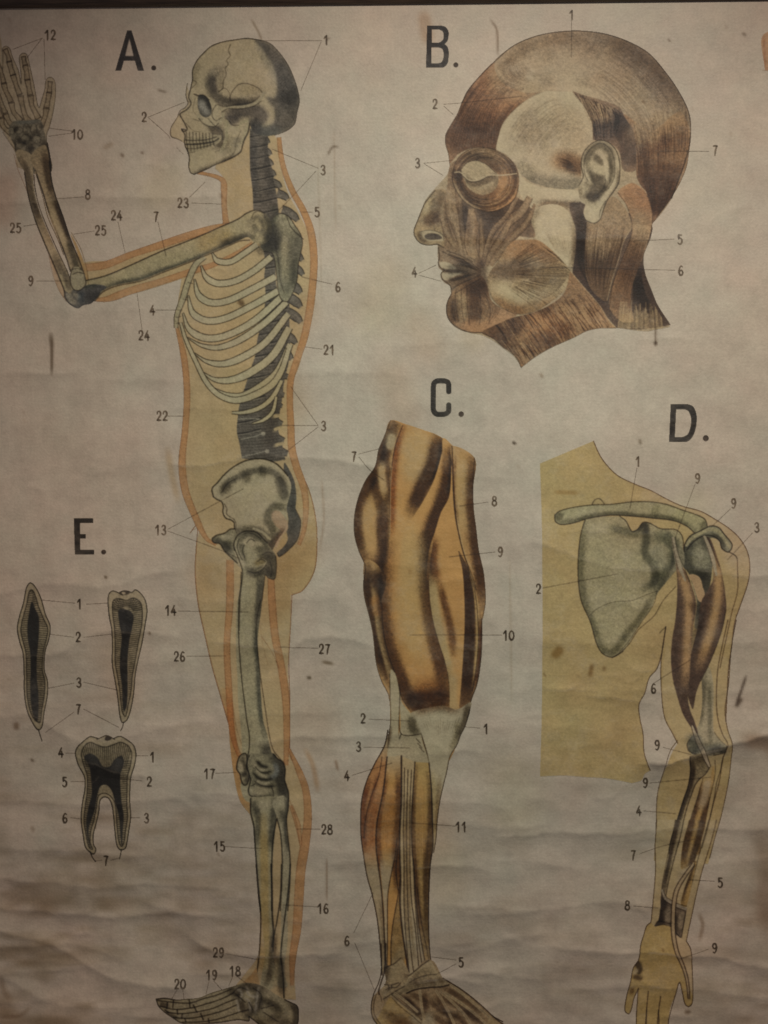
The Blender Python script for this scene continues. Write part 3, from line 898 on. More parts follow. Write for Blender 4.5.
soft("522,370 528,440 534,520", 4.5, 1.6, (.34, .32, .28), .9)
soft("508,400 505,470 490,500", 3.4, 1.6, (.80, .80, .68), .7, None, 'set')
# foot
part("ankle_flesh", FIG_A, "orange flesh line in front of the ankle")
fill("430,420 410,445 375,485 440,488 435,450", (.90, .76, .54))
part("foot_bones", FIG_A)
FT = fill("25,545 60,542 100,548 150,545 200,540 250,520 300,505 350,490 380,480 430,485 470,500 500,520 540,545 570,560 595,575 600,610 595,650 570,680 520,690 470,680 430,640 400,618 400,635 360,630 300,638 240,645 160,650 120,640 90,620 60,600 35,575", (.80, .79, .68))
M = pmask(FT)
for t in ("30,552 100,560 160,562 215,545 270,530 330,505", "40,575 100,588 165,582 230,565 290,545 340,520", "70,600 120,605 175,600 250,585 310,560 350,545", "95,620 150,625 215,615 290,595 350,570", "130,640 180,640 240,635 300,620 360,600 400,590", "25,548 60,543 100,549 150,545 200,540 250,520 300,505 350,490"):
    line(t, 1.1, (.27, .22, .16), .85, clip=M, own=False)
for t in ("158,545 162,580", "175,570 190,600", "205,605 215,630", "235,625 240,645", "95,552 92,580", "110,590 112,608", "70,560 68,585", "130,605 128,625", "60,590 75,600", "140,625 145,640"):
    line(t, 1.2, (.27, .22, .16), .85, clip=M, own=False)
soft("40,565 75,575", 2.5, 1, (.3, .24, .18), .7, M)
soft("60,598 110,625", 2, 1, (.3, .24, .18), .6, M)
soft("320,510 350,520 380,500 420,495 460,510", 5, 1.8, (.32, .29, .26), .85, M)
soft("360,530 370,570 380,600", 3, 1.4, (.34, .3, .26), .85, M)
soft("430,520 440,570 420,600", 4, 2, (.36, .34, .34), .8, M)
soft("400,560 405,600 390,620", 3, 1.4, (.4, .38, .38), .8, M)
soft("470,560 520,600 480,640", 3, 2.5, (.5, .47, .42), .7, M)
soft("440,545 490,560 530,590", 2, 1.6, (.4, .37, .32), .7, M)
soft("575,565 598,600 592,650 560,680", 5, 2, (.32, .28, .25), .9, M)
soft("540,640 545,680", 6, 3, (.42, .4, .4), .7, M)
soft("430,630 480,670 540,690", 2.5, 1.4, (.3, .26, .2), .8, M)
for t in ("345,500 370,520 365,555", "390,495 400,530 440,540", "380,540 400,555 405,600", "440,490 430,560 425,610", "350,545 360,600"):
    soft(t, .8, .7, (.88, .9, .9), .6, M, 'set')
for t in ("345,525 385,560", "335,520 360,500 395,510", "415,500 450,530 440,580", "400,560 415,590", "450,585 500,570", "460,600 520,640"):
    line(t, .9, (.24, .2, .16), .7, clip=M, own=False)
line("25,545 60,542 100,548", .9, INK, .6)
line("400,618 430,640 470,680 520,690 570,680 595,650 600,610 595,575 570,560 545,548", 1.1, (.24, .2, .16), .85)
line("400,618 400,635 360,630 300,638 240,645 160,650 120,640 90,620 60,600 35,575 25,548", 1.0, (.24, .2, .16), .8)

# ================================================================== figure B: the head of muscles
GAIN.update(line=1.0, soft=.74, hatch=1.0, more=1.35)
FIG_B = part("muscle_head_figure")
CRM = (.95, .92, .80)
BEI = (.88, .82, .70)
MUS = (.74, .62, .48)
ORG = (.88, .68, .48)
BRN = (.52, .42, .34)
DBR = (.38, .31, .27)
PUR = (.50, .46, .48)
view(400, 20, v4)
HEAD = fill("735,46 640,55 560,75 480,112 400,180 340,240 290,300 265,350 245,400 215,450 195,490 195,530 207,570 213,620 203,655 160,705 110,765 "
            "95,800 75,850 60,890 62,915 85,945 120,955 160,960c 165,990 165,1020 162,1045 180,1070c 172,1085 180,1110 215,1135c 218,1170 200,1220 200,1260 235,1310 300,1335 350,1345 400,1370 440,1400 480,1430 505,1460 517,1482c "
            "580,1433 650,1393 740,1353 800,1324 850,1314 922,1312 960,1318c 1010,1325 1060,1328 1085,1322c 1150,1310 1155,1308c 1120,1270 1080,1200 1060,1130 1035,1080 1035,1020 1050,960 1075,880 1075,870c 1120,820 1160,760 1205,640 1230,560 1242,480 1235,400 1200,320 1140,230 1060,140 970,90 880,60 800,48", BEI)
HM = pmask(HEAD)
part("scalp", FIG_B, "pale membrane over the crown with curved fine lines")
SCP = fill("735,46 640,55 560,75 480,112 400,180 420,230 480,290 560,310 640,300 720,310 740,320 800,380 870,440 960,560 1080,600 1180,600 1225,560 1242,480 1235,400 1200,320 1140,230 1060,140 970,90 880,60 800,48", (.94, .87, .76))
M = pmask(SCP)
for i in range(46):                                   # concentric fibres under the crown line
    k = i / 46
    line("%g,%g %g,%g %g,%g %g,%g %g,%g" % (410 + k * 60, 200 + k * 60, 560 + k * 20, 95 + k * 190, 735, 55 + k * 230, 900 - k * 30, 75 + k * 230, 1040 - k * 60, 150 + k * 220), .5, (.5, .42, .33), .12 + .25 * random.random(), clip=M, own=False)
hatch("860,90 1000,160 1100,260 1180,380 1215,520", "740,260 860,330 960,440 1020,540 1050,640", 60, .5, (.45, .37, .3), .32, M, rag=.5)
hatch("1100,250 1180,400 1205,580", "960,300 1030,480 1050,620", 50, .6, (.40, .30, .22), .45, M, t0=.25, rag=.4)
soft("700,75 900,100 1040,190 1140,320 1180,420", 10, 9, (.66, .60, .58), .65, M)
soft("980,140 1080,240 1120,300", 9, 7, (.62, .60, .66), .45, M)
soft("430,190 520,120 640,80 740,72", 5, 4, (.70, .62, .52), .6, M)
soft("860,70 1000,130 1130,250 1215,380 1230,500", 3, 4, (.52, .44, .38), .7, M)
soft("520,230 600,190 700,200 760,240", 14, 9, (1.0, .98, .88), .3, M, 'set')
soft("460,200 500,210", 2, 2, (1.03, 1.02, .95), .4, M, 'set')
soft("560,215 550,250", 3, 2, (1.03, 1.02, .95), .5, M, 'set')
for i in range(14):
    a, b = 430 + random.random() * 500, 110 + random.random() * 160
    soft("%g,%g %g,%g" % (a, b, a + 30, b + 14 * (random.random() - .5)), 1.5, 3.5, (.66, .6, .52), .22, M)

part("forehead_muscle", FIG_B, "forehead muscle, orange above and violet brown at the brow")
FM = fill("400,180 340,240 290,300 265,350 245,400 215,450 195,490 195,530 207,570 213,610 250,570 310,545 370,545 412,555c 420,500 440,440 480,390 540,340 610,305c 540,310 480,290 430,260 405,215", (.80, .62, .48))
M = pmask(FM)
soft("345,240 390,290 440,330 500,330", 16, 7, (.96, .74, .54), .75, M, 'set')
soft("330,330 380,370 420,360", 10, 6, (.95, .70, .50), .7, M, 'set')
soft("215,470 260,500 330,520 400,520", 17, 7, (.50, .44, .46), .95, M)
soft("300,410 340,440 400,430", 9, 6, (.52, .42, .36), .7, M)
soft("300,300 330,260 370,220", 7, 5, (.70, .60, .58), .6, M)
soft("245,400 265,350 300,300", 4, 4, (.55, .48, .46), .8, M)
hatch("205,500 260,380 340,260 400,200", "410,545 440,440 500,350 590,315", 34, .5, (.35, .26, .22), .5, M, rag=.3)
hatch("205,500 260,380 340,260 400,200", "410,545 440,440 500,350 590,315", 22, .6, (1.15, 1.05, .95), .5, M, rag=.5, t1=.6)
soft("420,520 440,440 480,390 540,340 600,310", 4, 3, (.55, .45, .38), .8, M)
hatch("430,480 470,400 540,335", "410,545 425,480 480,400 600,308", 6, .6, (.3, .24, .2), .5, M)

soft("405,205 430,260 480,292 560,312 620,310", 7, 6, (.88, .80, .66), .6, HM, 'set')
hatch("300,300 360,255 420,215", "480,330 520,300 560,290", 26, .5, (.4, .3, .24), .4, HM, rag=.4)
hatch("400,180 430,260 540,300", "520,110 540,200 640,260", 30, .5, (.45, .36, .28), .3, HM, rag=.5)
part("temple_muscle", FIG_B, "broad pale temple area with soft grey grain")
TM = fill("412,555 420,500 440,440 480,390 540,340 610,305 680,305 735,310 770,350 800,420 820,500 790,560 775,620 770,690 750,720 680,720 620,710 560,690 520,660 490,610 450,570", (.96, .93, .82))
M = pmask(TM)
hatch("430,540 500,420 620,320 740,320", "560,690 640,560 740,460 815,500", 46, .5, (.55, .48, .4), .30, M, rag=.5)
soft("560,450 555,500", 9, 8, (.72, .66, .58), .6, M)
soft("680,400 740,470 730,560", 10, 9, (.80, .73, .64), .5, M)
soft("540,680 620,700 720,705 780,700", 6, 4, (.55, .54, .52), .85, M)
soft("520,620 560,670", 5, 4, (.6, .58, .54), .6, M)
soft("670,600 740,610 790,630", 9, 4, (.82, .62, .45), .8, M)
soft("700,590 740,620 790,640", 6, 4, (.5, .38, .3), .8, M)
hatch("670,580 720,600 770,620", "680,650 730,645 770,650", 14, .6, (.3, .22, .18), .6, M, rag=.4)
line("440,440 480,390 540,340 610,305", .7, INK, .3, clip=M)

part("back_head_muscle", FIG_B, "fan of brown fibres above the ear")
view(530, 20, v4)
M0 = HM
A, B = "180,305 215,340 255,440 268,510", "370,410 400,400 420,440 400,470"
FN = fill("180,305 230,320 320,345 380,370 400,400 440,470 455,560 450,640 400,640 380,560 330,520 290,515 268,510c 262,440 230,370", (.72, .60, .50))
M = pmask(FN)
for i in range(60):
    u = random.random()
    x0_, y0_ = 185 + 190 * u, 305 + 70 * u + random.random() * 30
    x1_, y1_ = 265 + 110 * u, 470 + 60 * random.random() - 40 * u
    line("%g,%g %g,%g %g,%g" % (x0_, y0_, (x0_ + x1_) / 2 + 14, (y0_ + y1_) / 2 - 10, x1_, y1_), .6, (.36, .25, .18), .6, clip=M, own=False)
for i in range(26):
    u = random.random()
    line("%g,%g %g,%g" % (210 + 160 * u, 330 + 50 * u, 262 + 100 * u, 420 + 30 * random.random()), .6, (1.0, .9, .72), .6, 'set', M, False)
soft("290,480 350,470 400,420", 9, 5, (.48, .46, .53), .9, M)
soft("390,430 420,500 430,600", 14, 4, (.46, .45, .53), .9, M)
line("180,305 230,370 262,440 268,510", .8, (.95, .92, .8), .8, 'set')

part("back_head_muscle", FIG_B, "orange and brown fibres over the back of the skull")
BK = fill("400,400 520,470 640,390 685,480 680,560 665,640 612,745 523,868c 515,840 500,740 470,700 455,660 455,560 440,470", (.80, .64, .50))
M = pmask(BK) * HM
soft("560,520 620,510 670,500", 24, 8, (.95, .72, .50), .9, M, 'set')
soft("640,400 680,440", 10, 8, (.85, .74, .60), .6, M, 'set')
soft("470,650 560,645 655,655", 8, 5, (.50, .40, .35), .9, M)
soft("500,720 550,770 600,720", 20, 7, (.55, .42, .38), .95, M)
soft("620,590 670,600", 6, 4, (.72, .68, .74), .6, M)
hatch("410,410 450,520 460,600 465,680", "660,380 682,480 680,560 660,640", 64, .6, (.30, .19, .13), .6, M, rag=.25)
hatch("420,380 455,480 465,560", "600,360 620,450 615,520", 40, .6, (.98, .88, .68), .65, M, rag=.4, mode='set')
hatch("470,640 500,740 530,840", "660,640 620,740 555,860", 30, .6, (.25, .17, .14), .5, M)
soft("445,470 500,478 560,452 640,395", 7, 6, (.88, .80, .66), .55, HM, 'set')
hatch("440,420 455,520 462,600", "660,330 672,430 676,520", 60, .55, (.36, .25, .18), .5, HM, rag=.35)
hatch("430,400 450,500 462,580", "655,330 665,430 670,500", 40, .6, (.98, .90, .72), .5, HM, rag=.35, mode='set')
soft("590,430 640,450 660,520 640,570", 13, 8, (.95, .76, .55), .5, M, 'set')
hatch("560,420 565,500 570,600", "665,420 675,500 665,590", 18, .6, (.36, .25, .18), .55, M, rag=.3)
line("685,480 680,560 665,640 612,745 523,868", .8, (.3, .22, .18), .5, own=False)
view(400, 20, v4)
line("265,350 290,300 340,240 400,180 480,112 560,75 640,55 735,46 800,48 880,60 970,90 1060,140 1140,230 1200,320 1235,400 1242,480 1230,560 1205,640 1160,760", .9, (.28, .21, .16), .9)
line("265,350 245,400 215,450 195,490 195,530 207,570 213,620", .8, INK, .5)

part("neck_muscle", FIG_B, "dark hollow of the neck behind the jaw")
view(530, 190, v4)
N0 = fill("170,60 230,50 430,100 520,150 515,200 485,280 490,350 520,430 545,490 600,575c 540,587c 450,595 370,588c 300,510 180,360c 195,250 195,170", (.50, .41, .36))
M = pmask(N0)
soft("190,200 205,300 240,380 310,480", 14, 6, (.55, .46, .46), .9, M)
soft("450,330 480,420 560,550", 14, 6, (.55, .46, .44), .9, M)
hatch("200,180 210,330 310,480", "230,180 260,330 340,500", 12, .6, (.25, .18, .16), .5, M)
hatch("470,300 490,430 560,570", "430,300 440,430 430,580", 22, .6, (.3, .22, .18), .5, M)
part("neck_muscle", FIG_B, "long neck muscle fanning down from behind the ear")
NM = fill("245,130 300,60 355,28 395,60 425,110 440,150 400,220 380,290 355,370 330,470 310,470 260,420 235,340 235,230", (.80, .69, .55))
M = pmask(NM)
soft("270,300 290,400 320,470", 14, 7, (.55, .44, .38), .9, M)
soft("380,200 350,330", 6, 4, (.62, .50, .42), .6, M)
hatch("250,140 235,230 235,340 265,430", "410,120 400,210 370,320 330,470", 34, .6, (.33, .24, .18), .6, M, rag=.3)
hatch("250,140 240,230 245,340", "410,120 390,210 360,320", 22, .6, (1.0, .92, .76), .55, M, rag=.4, mode='set')
line("240,140 235,230 235,340", .8, INK, .5)
line("440,150 400,220 380,290 355,370 330,470", .8, (.96, .9, .76), .6, 'set', None, False)
part("neck_muscle", FIG_B, "orange muscle at the nape, curving down the back of the neck")
NP = fill("375,10 430,-30 470,-15 500,20 520,90 520,160 500,230 480,290 440,400 430,480 440,560 390,560 340,500 355,400 395,290 430,200 435,140 410,60", (.86, .70, .54))
M = pmask(NP)
soft("420,-10 480,10 490,60", 12, 6, (.93, .70, .50), .8, M, 'set')
soft("470,120 480,200", 8, 5, (.92, .82, .66), .7, M, 'set')
soft("430,300 410,400 380,500", 12, 6, (.58, .48, .42), .85, M)
for i in range(22):
    y = 0 + i * 7
    line("%g,%g %g,%g %g,%g" % (400 + i, y, 450, y - 6, 515, y + 4), .5, (.4, .27, .18), .5, clip=M, own=False)
hatch("440,150 430,200 395,290 355,400", "515,170 495,240 470,330 430,480", 22, .6, (.35, .25, .19), .5, M)
line("375,10 410,60 435,140 430,200 395,290 355,400 340,500", .8, (.3, .24, .2), .55)
line("500,20 520,90 520,160 500,230", .8, INK, .4)
line("520,150 515,200 485,280 490,350 520,430 545,490 600,575", .8, (.35, .27, .22), .6)
part("neck_fringe", FIG_B, "pale frayed fibres at the cut of the neck")
M = HM
for i in range(60):
    x = 380 + i * 3.2
    line("%g,%g %g,%g" % (x + 8 - i * .3, 470 + 60 * random.random(), x - 4 + i * .05, 590), .7, (1.0, .9, .68), .55 * (.5 + random.random()), 'set', M, i % 2 == 0)

part("cheekbone", FIG_B, "pale cheekbone arch and jaw joint")
view(400, 20, v4)
CB = fill("470,590 500,640 540,690 600,712 680,722 750,725 775,740 770,775 700,775 620,775 585,790 560,810 540,780 510,740 500,690", (.95, .92, .80))
M = pmask(CB)
soft("600,780 680,782 770,785", 3, 2, (.5, .42, .36), .8)
soft("600,730 700,745 760,750", 5, 3, (1.0, .98, .88), .6, M, 'set')
line("470,590 500,640 540,690 600,712 680,722 750,725", .9, (.98, .95, .82), .8, 'set', None, False)
JW = fill("570,820 600,795 650,785 700,800 735,850 750,930 748,1000 735,1060 725,1090 680,1040 620,980 575,925 555,890", (.97, .94, .82))
M = pmask(JW)
soft("735,850 748,930 745,1000 728,1080", 2, 2, (.66, .58, .48), .7, M)
soft("590,810 560,860 570,910", 2.5, 2, (.62, .56, .48), .7, M)
hatch("600,880 660,980", "720,900 730,1040", 14, .5, (.6, .52, .44), .35, M)
soft("760,800 770,850 775,900 765,960 755,1040", 6, 2.5, (.42, .36, .34), .9)

part("cheek_muscle", FIG_B, "narrow muscle bands running from cheekbone to mouth corner")
CHK = fill("213,620 250,600 330,700 450,740 540,780 560,810 560,860 575,925 480,925 420,1000 360,1050 340,1060 300,1040 240,1000 165,985 165,950 180,900 170,850 180,790 200,720", (.72, .60, .48))
M = pmask(CHK)
soft("275,790 270,860 285,900", 6, 2.5, (.50, .48, .56), .95, M)
soft("350,790 400,850 390,920 380,950", 12, 5, (.50, .48, .54), .95, M)
soft("420,830 500,780 530,790", 7, 4, (.52, .46, .44), .9, M)
soft("510,900 540,860 545,820", 10, 5, (.55, .52, .54), .8, M)
view(400, 190, v4)
for t, w, c in (("185,20 180,100 200,180 235,240", [7, 9, 8, 5], (.78, .66, .52)), ("215,0 220,90 250,180 268,250", [10, 12, 10, 6], (.82, .71, .57)), ("255,30 262,120 270,190 280,260", [4, 5, 6, 5], (.74, .62, .49)),
                ("305,80 308,160 300,230 318,290", [6, 13, 12, 9], (.85, .72, .57)), ("345,120 350,210 350,290", [2, 6, 5], (.80, .67, .52)), ("555,30 520,90 460,140 410,220 370,310", [6, 9, 10, 9, 5], (.82, .71, .58)), ("470,130 440,190 395,260 365,320", [4, 8, 7, 5], (.78, .66, .52)), ("500,30 455,110 400,170 375,230 355,310", [4, 5, 6, 5, 4], (.74, .62, .50)),
                ("575,60 540,140 480,200 430,260 385,320", [2, 6, 8, 8, 5], (.76, .63, .49))):
    L, R = strip(t, w, c, (.40, .31, .26), 1, .6, .5)
    hatch(L, R, 9, .55, (.42, .32, .24), .55)
    soft((L + R) / 2, .8, 1.2, (.96, .86, .70), .35, HM, 'set')
soft("270,60 275,130 285,170", 4, 2, (.5, .48, .56), .75, HM)
soft("345,40 370,100 360,160", 7, 3, (.55, .52, .58), .6, HM)
part("nose", FIG_B)
NS = fill("195,0 150,0 110,50 95,80 75,130 60,170 62,195 85,225 120,235 160,235 185,245c 190,220 175,150 165,100 185,50", (.80, .70, .54))
M = pmask(NS)
soft("130,60 120,90", 7, 4, (.98, .92, .76), .7, M, 'set')
soft("75,170 110,160", 3, 3, (.95, .82, .60), .8, M, 'set')
soft("135,110 150,120 115,130", 5, 3, (.45, .32, .25), .85, M)
soft("180,20 170,80 150,120", 3, 3, (.5, .4, .32), .8, M)
hatch("160,20 120,60", "175,60 110,130", 12, .5, (.4, .3, .22), .4, M)
fill("85,180 110,172 150,175 180,190 188,215 150,218 110,215 90,205", (.95, .9, .76), .9, own=False)
fill("105,195 125,185 160,188 180,205 150,212 115,210", (.35, .3, .27), .95, own=False)
soft("82,185 90,205 110,222", 2, 1, (.35, .28, .22), .8, M)
line("150,0 110,50 95,80 75,130 60,170 62,195 85,225 120,235 160,232 185,245", 1.0, (.28, .22, .17), .85)
line("85,180 110,172 150,175 180,190 188,215", .7, INK, .6)
part("mouth", FIG_B, "grey parted lips in profile")
MO_ = fill("165,240 200,255 260,270 310,290 345,330 340,370 300,385 250,405 222,440 215,410 190,395 175,370 185,350 165,330 162,300", (.72, .61, .50))
M = pmask(MO_)
fill("168,310 190,305 220,315 240,335 210,338 180,335", (.97, .93, .82), .95, own=False)
fill("178,355 200,350 240,352 270,350 240,365 200,385 185,380", (.97, .93, .82), .95, own=False)
soft("215,340 260,335 300,345", 5, 2.5, (.52, .52, .54), .9, M)
soft("180,345 230,346 290,350", 1.5, .8, (.35, .28, .24), .8, M)
hatch("180,260 250,285 330,330", "240,320 290,330 340,350", 12, .6, (.35, .26, .2), .5, M)
hatch("195,390 250,370 335,350", "222,430 270,400 335,370", 12, .6, (.36, .24, .15), .6, M)
soft("200,385 260,372 310,355", 1.5, 1, (.3, .2, .14), .7, M)
line("165,245 168,290 163,310 172,330 190,340 176,355 180,378 200,395 215,410 220,445", .9, (.3, .23, .18), .8)
part("chin", FIG_B, "rounded chin of vertical fibres")
CH_ = fill("218,445 250,405 300,385 345,365 370,400 390,470 430,500 500,530 420,570 350,608 290,605 235,580 205,545 198,500 205,470", (.74, .58, .43))
M = pmask(CH_)
soft("215,480 225,550", 5, 3, (.66, .62, .56), .9, M)
soft("255,450 265,550", 6, 3, (.86, .76, .58), .9, M, 'set')
soft("235,460 240,560", 2, 2, (.4, .3, .24), .8, M)
soft("315,400 320,480 318,560", 5, 3, (.46, .36, .30), .85, M)
soft("290,400 330,420 370,420", 7, 4, (.45, .35, .3), .85, M)
soft("260,595 350,590 430,550 480,530", 6, 4, (.92, .70, .52), .8, M, 'set')
hatch("225,450 215,520 240,575", "380,440 430,500 380,580", 34, .5, (.35, .24, .16), .5, M, rag=.3)
line("218,445 205,470 198,500 205,545 235,580 290,605 350,608", 1.0, (.28, .22, .17), .8)
part("jaw_muscle", FIG_B, "broad chewing muscle of the jaw, orange above and cream below")
JM = fill("375,370 420,300 480,220 540,212 590,215 640,250 700,310 725,345 720,390 690,440 640,480 580,515 510,530 450,510 400,470 378,420", (.86, .77, .60))
M = pmask(JM)
soft("450,270 520,230 590,235 650,280", 12, 5, (.84, .64, .45), .9, M, 'set')
soft("390,352 440,348 500,338 550,322", 8, 4, (.48, .39, .38), .9, M)
soft("400,395 450,430 500,460 560,455 640,440 700,400", 6, 4, (1.0, .97, .82), .75, M, 'set')
soft("430,470 500,510 600,500 680,455", 5, 4, (.80, .66, .52), .8, M)
soft("400,470 460,505 520,520", 4, 3, (.85, .68, .52), .8, M)
hatch("400,330 440,280 500,230 590,215", "720,350 700,400 690,440 600,500", 1, .1, INK, .0, M)
for i in range(110):
    u = (i + random.random()) / 110
    sx, sy = 385 + 60 * random.random(), 360 + 20 * (u - .5)
    ex, ey = 560 + 150 * math.sin(u * 3.1), 225 + 270 * u
    k0 = .3 + .3 * random.random()
    line("%g,%g %g,%g" % (sx + (ex - sx) * k0, sy + (ey - sy) * k0, ex, ey), .6, (.40, .30, .21), .25 + .3 * random.random(), clip=M, own=False)
for i in range(40):
    u = random.random()
    ex, ey = 600 + 110 * math.sin(u * 3.1), 235 + 240 * u
    line("%g,%g %g,%g" % (ex, ey, ex + 50, ey + 50 * (.6 + u * .4)), .5, (.4, .32, .22), .4, clip=M, own=False)
soft("350,300 345,350 360,420", 5, 2.5, (.40, .32, .30), .85, M * 0 + HM)
line("378,420 400,470 450,510 510,530 580,515 640,480", .7, INK, .35)
part("throat_muscle", FIG_B, "orange brown throat muscle in slanting fibres down to the cut")
TR = fill("350,608 420,570 480,545 560,525 640,490 700,440 727,345c 790,420 850,490 895,560 922,588c 850,590 800,600 740,630 650,670 580,710 517,757c 500,720 470,690 440,670 400,635", (.78, .60, .43))
M = pmask(TR)
soft("370,600 440,600 500,560 560,545 640,500", 11, 5, (.48, .40, .38), .95, M)
soft("430,650 480,690", 6, 4, (.5, .42, .40), .8, M)
soft("560,560 620,580 700,560", 9, 6, (.95, .70, .47), .85, M, 'set')
soft("700,480 740,460 770,520", 10, 5, (.92, .76, .56), .8, M, 'set')
soft("760,560 850,560 900,580", 8, 5, (.93, .74, .54), .7, M, 'set')
soft("560,690 590,640 640,650", 6, 4, (.58, .42, .30), .7, M)
soft("640,660 660,600 720,600", 5, 4, (.5, .34, .22), .7, M)
soft("680,470 730,450 760,480", 8, 4, (.55, .46, .42), .6, M)
for i in range(330):
    x, y = 400 + 500 * random.random(), 440 + 300 * random.random()
    l = 25 + 45 * random.random()
    d, c_ = ((.33, .20, .12), .55) if i % 3 else ((.99, .84, .62), .55)
    line("%g,%g %g,%g %g,%g" % (x, y, x + l * .5, y + l * .62, x + l * .85, y + l * 1.25), .6, d, c_, 'mul' if i % 3 else 'set', M, False)
line("727,345 790,420 850,490 895,560 922,588", .8, (.97, .88, .7), .7, 'set')
line("350,608 400,635 440,670 470,690 500,720 517,757", .8, INK, .6)
line("517,757 580,710 650,670 740,630 800,600 850,590 922,588", .7, (.5, .36, .24), .5)

M = HM
view(400, 190, v4)
for t in ("240,420 236,480 250,560", "262,420 262,490 275,570", "285,415 288,490 296,575", "340,430 345,500 340,575", "365,440 385,510 380,570", "225,470 222,520 238,560"):
    line(t, .8, (.36, .27, .2), .55, clip=M, own=False)
for t in ("180,262 230,285 290,300 335,335", "200,258 255,278 310,305", "215,425 260,400 320,372 345,360", "235,440 290,408 345,378"):
    line(t, .8, (.32, .24, .19), .6, clip=M, own=False)
view(400, 20, v4)
for k in range(16):
    u = k / 15
    line("%g,%g %g,%g %g,%g" % (215 + 185 * u, 545 - 20 * u, 262 + 150 * u, 420 - 30 * u, 350 + 110 * u, 300 - 10 * u), .75, (.34, .25, .21), .35, clip=M, own=False)
part("eye_muscle", FIG_B, "round ring muscle about the closed eye")
view(440, 130, 768 / 90)
EY = fill("100,350 130,270 190,200 270,160 370,150 470,165 560,215 630,280 670,370 672,470 640,580 560,650 460,690 370,690 270,650 190,590 130,500 105,430", (.78, .64, .50))
M = pmask(EY)
soft("540,420 580,520 520,590 420,620", 12, 5, (.93, .70, .46), .9, M, 'set')
soft("250,190 350,175 450,190", 6, 4, (.82, .72, .58), .7, M, 'set')
soft("190,270 260,225 350,230 430,270 490,330 520,370", 3.6, 2.2, (.46, .38, .33), .85, M)
soft("150,400 190,470 260,540 350,570 440,555 490,500", 2.6, 2.0, (.48, .40, .34), .8, M)
soft("120,380 170,380", 4, 2.4, (.4, .32, .28), .8, M)
soft("600,250 650,330 665,420", 3, 3, (.5, .42, .36), .7, M)
soft("200,600 300,640 400,670", 3, 3, (.5, .42, .36), .5, M)
for i in range(60):
    k = i / 60
    rx, ry = 190 + 95 * k, 170 + 100 * k
    a0 = random.random() * 6.28
    pts = " ".join("%g,%g" % (385 + rx * math.cos(a0 + j * .35), 420 + ry * math.sin(a0 + j * .35)) for j in range(9))
    line(pts, .55, (.40, .30, .23), .42, clip=M, own=False)
for i in range(12):
    k = random.random()
    rx, ry = 190 + 95 * k, 170 + 100 * k
    a0 = random.random() * 6.28
    pts = " ".join("%g,%g" % (385 + rx * math.cos(a0 + j * .3), 420 + ry * math.sin(a0 + j * .3)) for j in range(6))
    line(pts, .5, (.98, .86, .66), .5, 'set', M, False)
line("105,400 105,430 130,500 190,590 270,650 370,688 460,690 560,650 640,580 672,470", .8, (.28, .2, .16), .7)
line("105,360 140,265 200,195 280,155 370,148 470,165", .8, (.28, .2, .16), .6)
soft("115,440 180,560 250,630 330,668", .8, .6, (.95, .86, .7), .7, M, 'set')
part("eyelid", FIG_B, "pale closed eyelids of the ring muscle")
LD = fill("185,330 220,285 280,260 340,265 400,295 440,330 490,370 500,430 480,490 430,535 360,552 290,530 240,490 215,440 190,380", (.95, .90, .76))
M2 = pmask(LD)
for i in range(22):
    y = 270 + i * 13
    line("190,%g 340,%g 500,%g" % (y + 10, y - 6 + (y > 400) * 20, y + 14), .5, (.5, .42, .33), .32, clip=M2, own=False)
soft("210,410 270,450 330,455 400,425 470,395", 2.6, 1.6, (.42, .34, .28), .85, M2)
soft("260,500 340,540 430,520", 3, 2, (.7, .6, .5), .5, M2)
soft("480,400 490,460 450,520", 2, 2, (.5, .4, .3), .6, M2)
line("185,330 220,285 280,260 340,265 400,295 440,330 480,365", .8, (.3, .22, .18), .6)
line("125,360 170,358 205,385 240,420 290,430 350,415 410,385 480,385 560,382 655,370", 1.2, (.97, .93, .80), .95, 'set')
line("200,395 240,432 290,442 350,428 410,397 475,392", .7, (.3, .22, .18), .6)

part("ear", FIG_B)
view(560, 120, 768 / 90)
ER = fill("345,172 420,195 480,260 508,350 512,450 500,540 450,620 400,690 370,768 340,850 290,880 230,860 200,790 215,720 180,700 160,620 160,540 200,480 190,430 182,370 190,310 220,250 280,195", (.93, .90, .78))
M = pmask(ER)
soft("240,420 225,340 260,270 330,215 400,240 440,300 455,400 440,500", 3.4, 1.8, (.42, .40, .36), .9, M)
soft("400,320 425,400 425,480 400,560 340,640", 2.2, 1.4, (.48, .45, .4), .8, M)
soft("310,320 350,335 340,360", 5, 2, (.42, .38, .34), .9, M)
soft("300,480 345,520 330,590 270,650", 9, 3, (.36, .31, .28), .95, M)
soft("240,440 260,500 250,560", 3.5, 2, (.45, .42, .36), .8, M)
soft("245,640 280,670 320,640", 3.5, 1.6, (.38, .32, .28), .85, M)
soft("315,275 360,300 395,380 400,450 395,540", 2.0, 1.1, (.98, .95, .84), .9, M, 'set')
soft("275,370 320,420 370,440", 4, 1.8, (.93, .90, .78), .9, M, 'set')
soft("205,380 215,440 240,500 260,540", 1.6, 1.2, (.98, .95, .84), .8, M, 'set')
soft("470,300 490,400 485,500 430,600 370,680 340,768", 2.6, 1.4, (.98, .95, .84), .8, M, 'set')
soft("505,420 495,560 430,670 380,768", 1.6, 1.4, (.5, .44, .38), .8, M)
soft("175,560 180,660 230,640", 1.5, 1.5, (.55, .5, .44), .6, M)
soft("270,760 260,840", 5, 3, (.98, .95, .84), .7, M, 'set')
line("160,560 200,480 190,430 182,370 190,310 220,250 280,195 345,172 420,195 480,260 508,350 512,450 500,540 450,620 400,690 370,768 340,850 290,880 230,860", .9, (.3, .26, .22), .8)
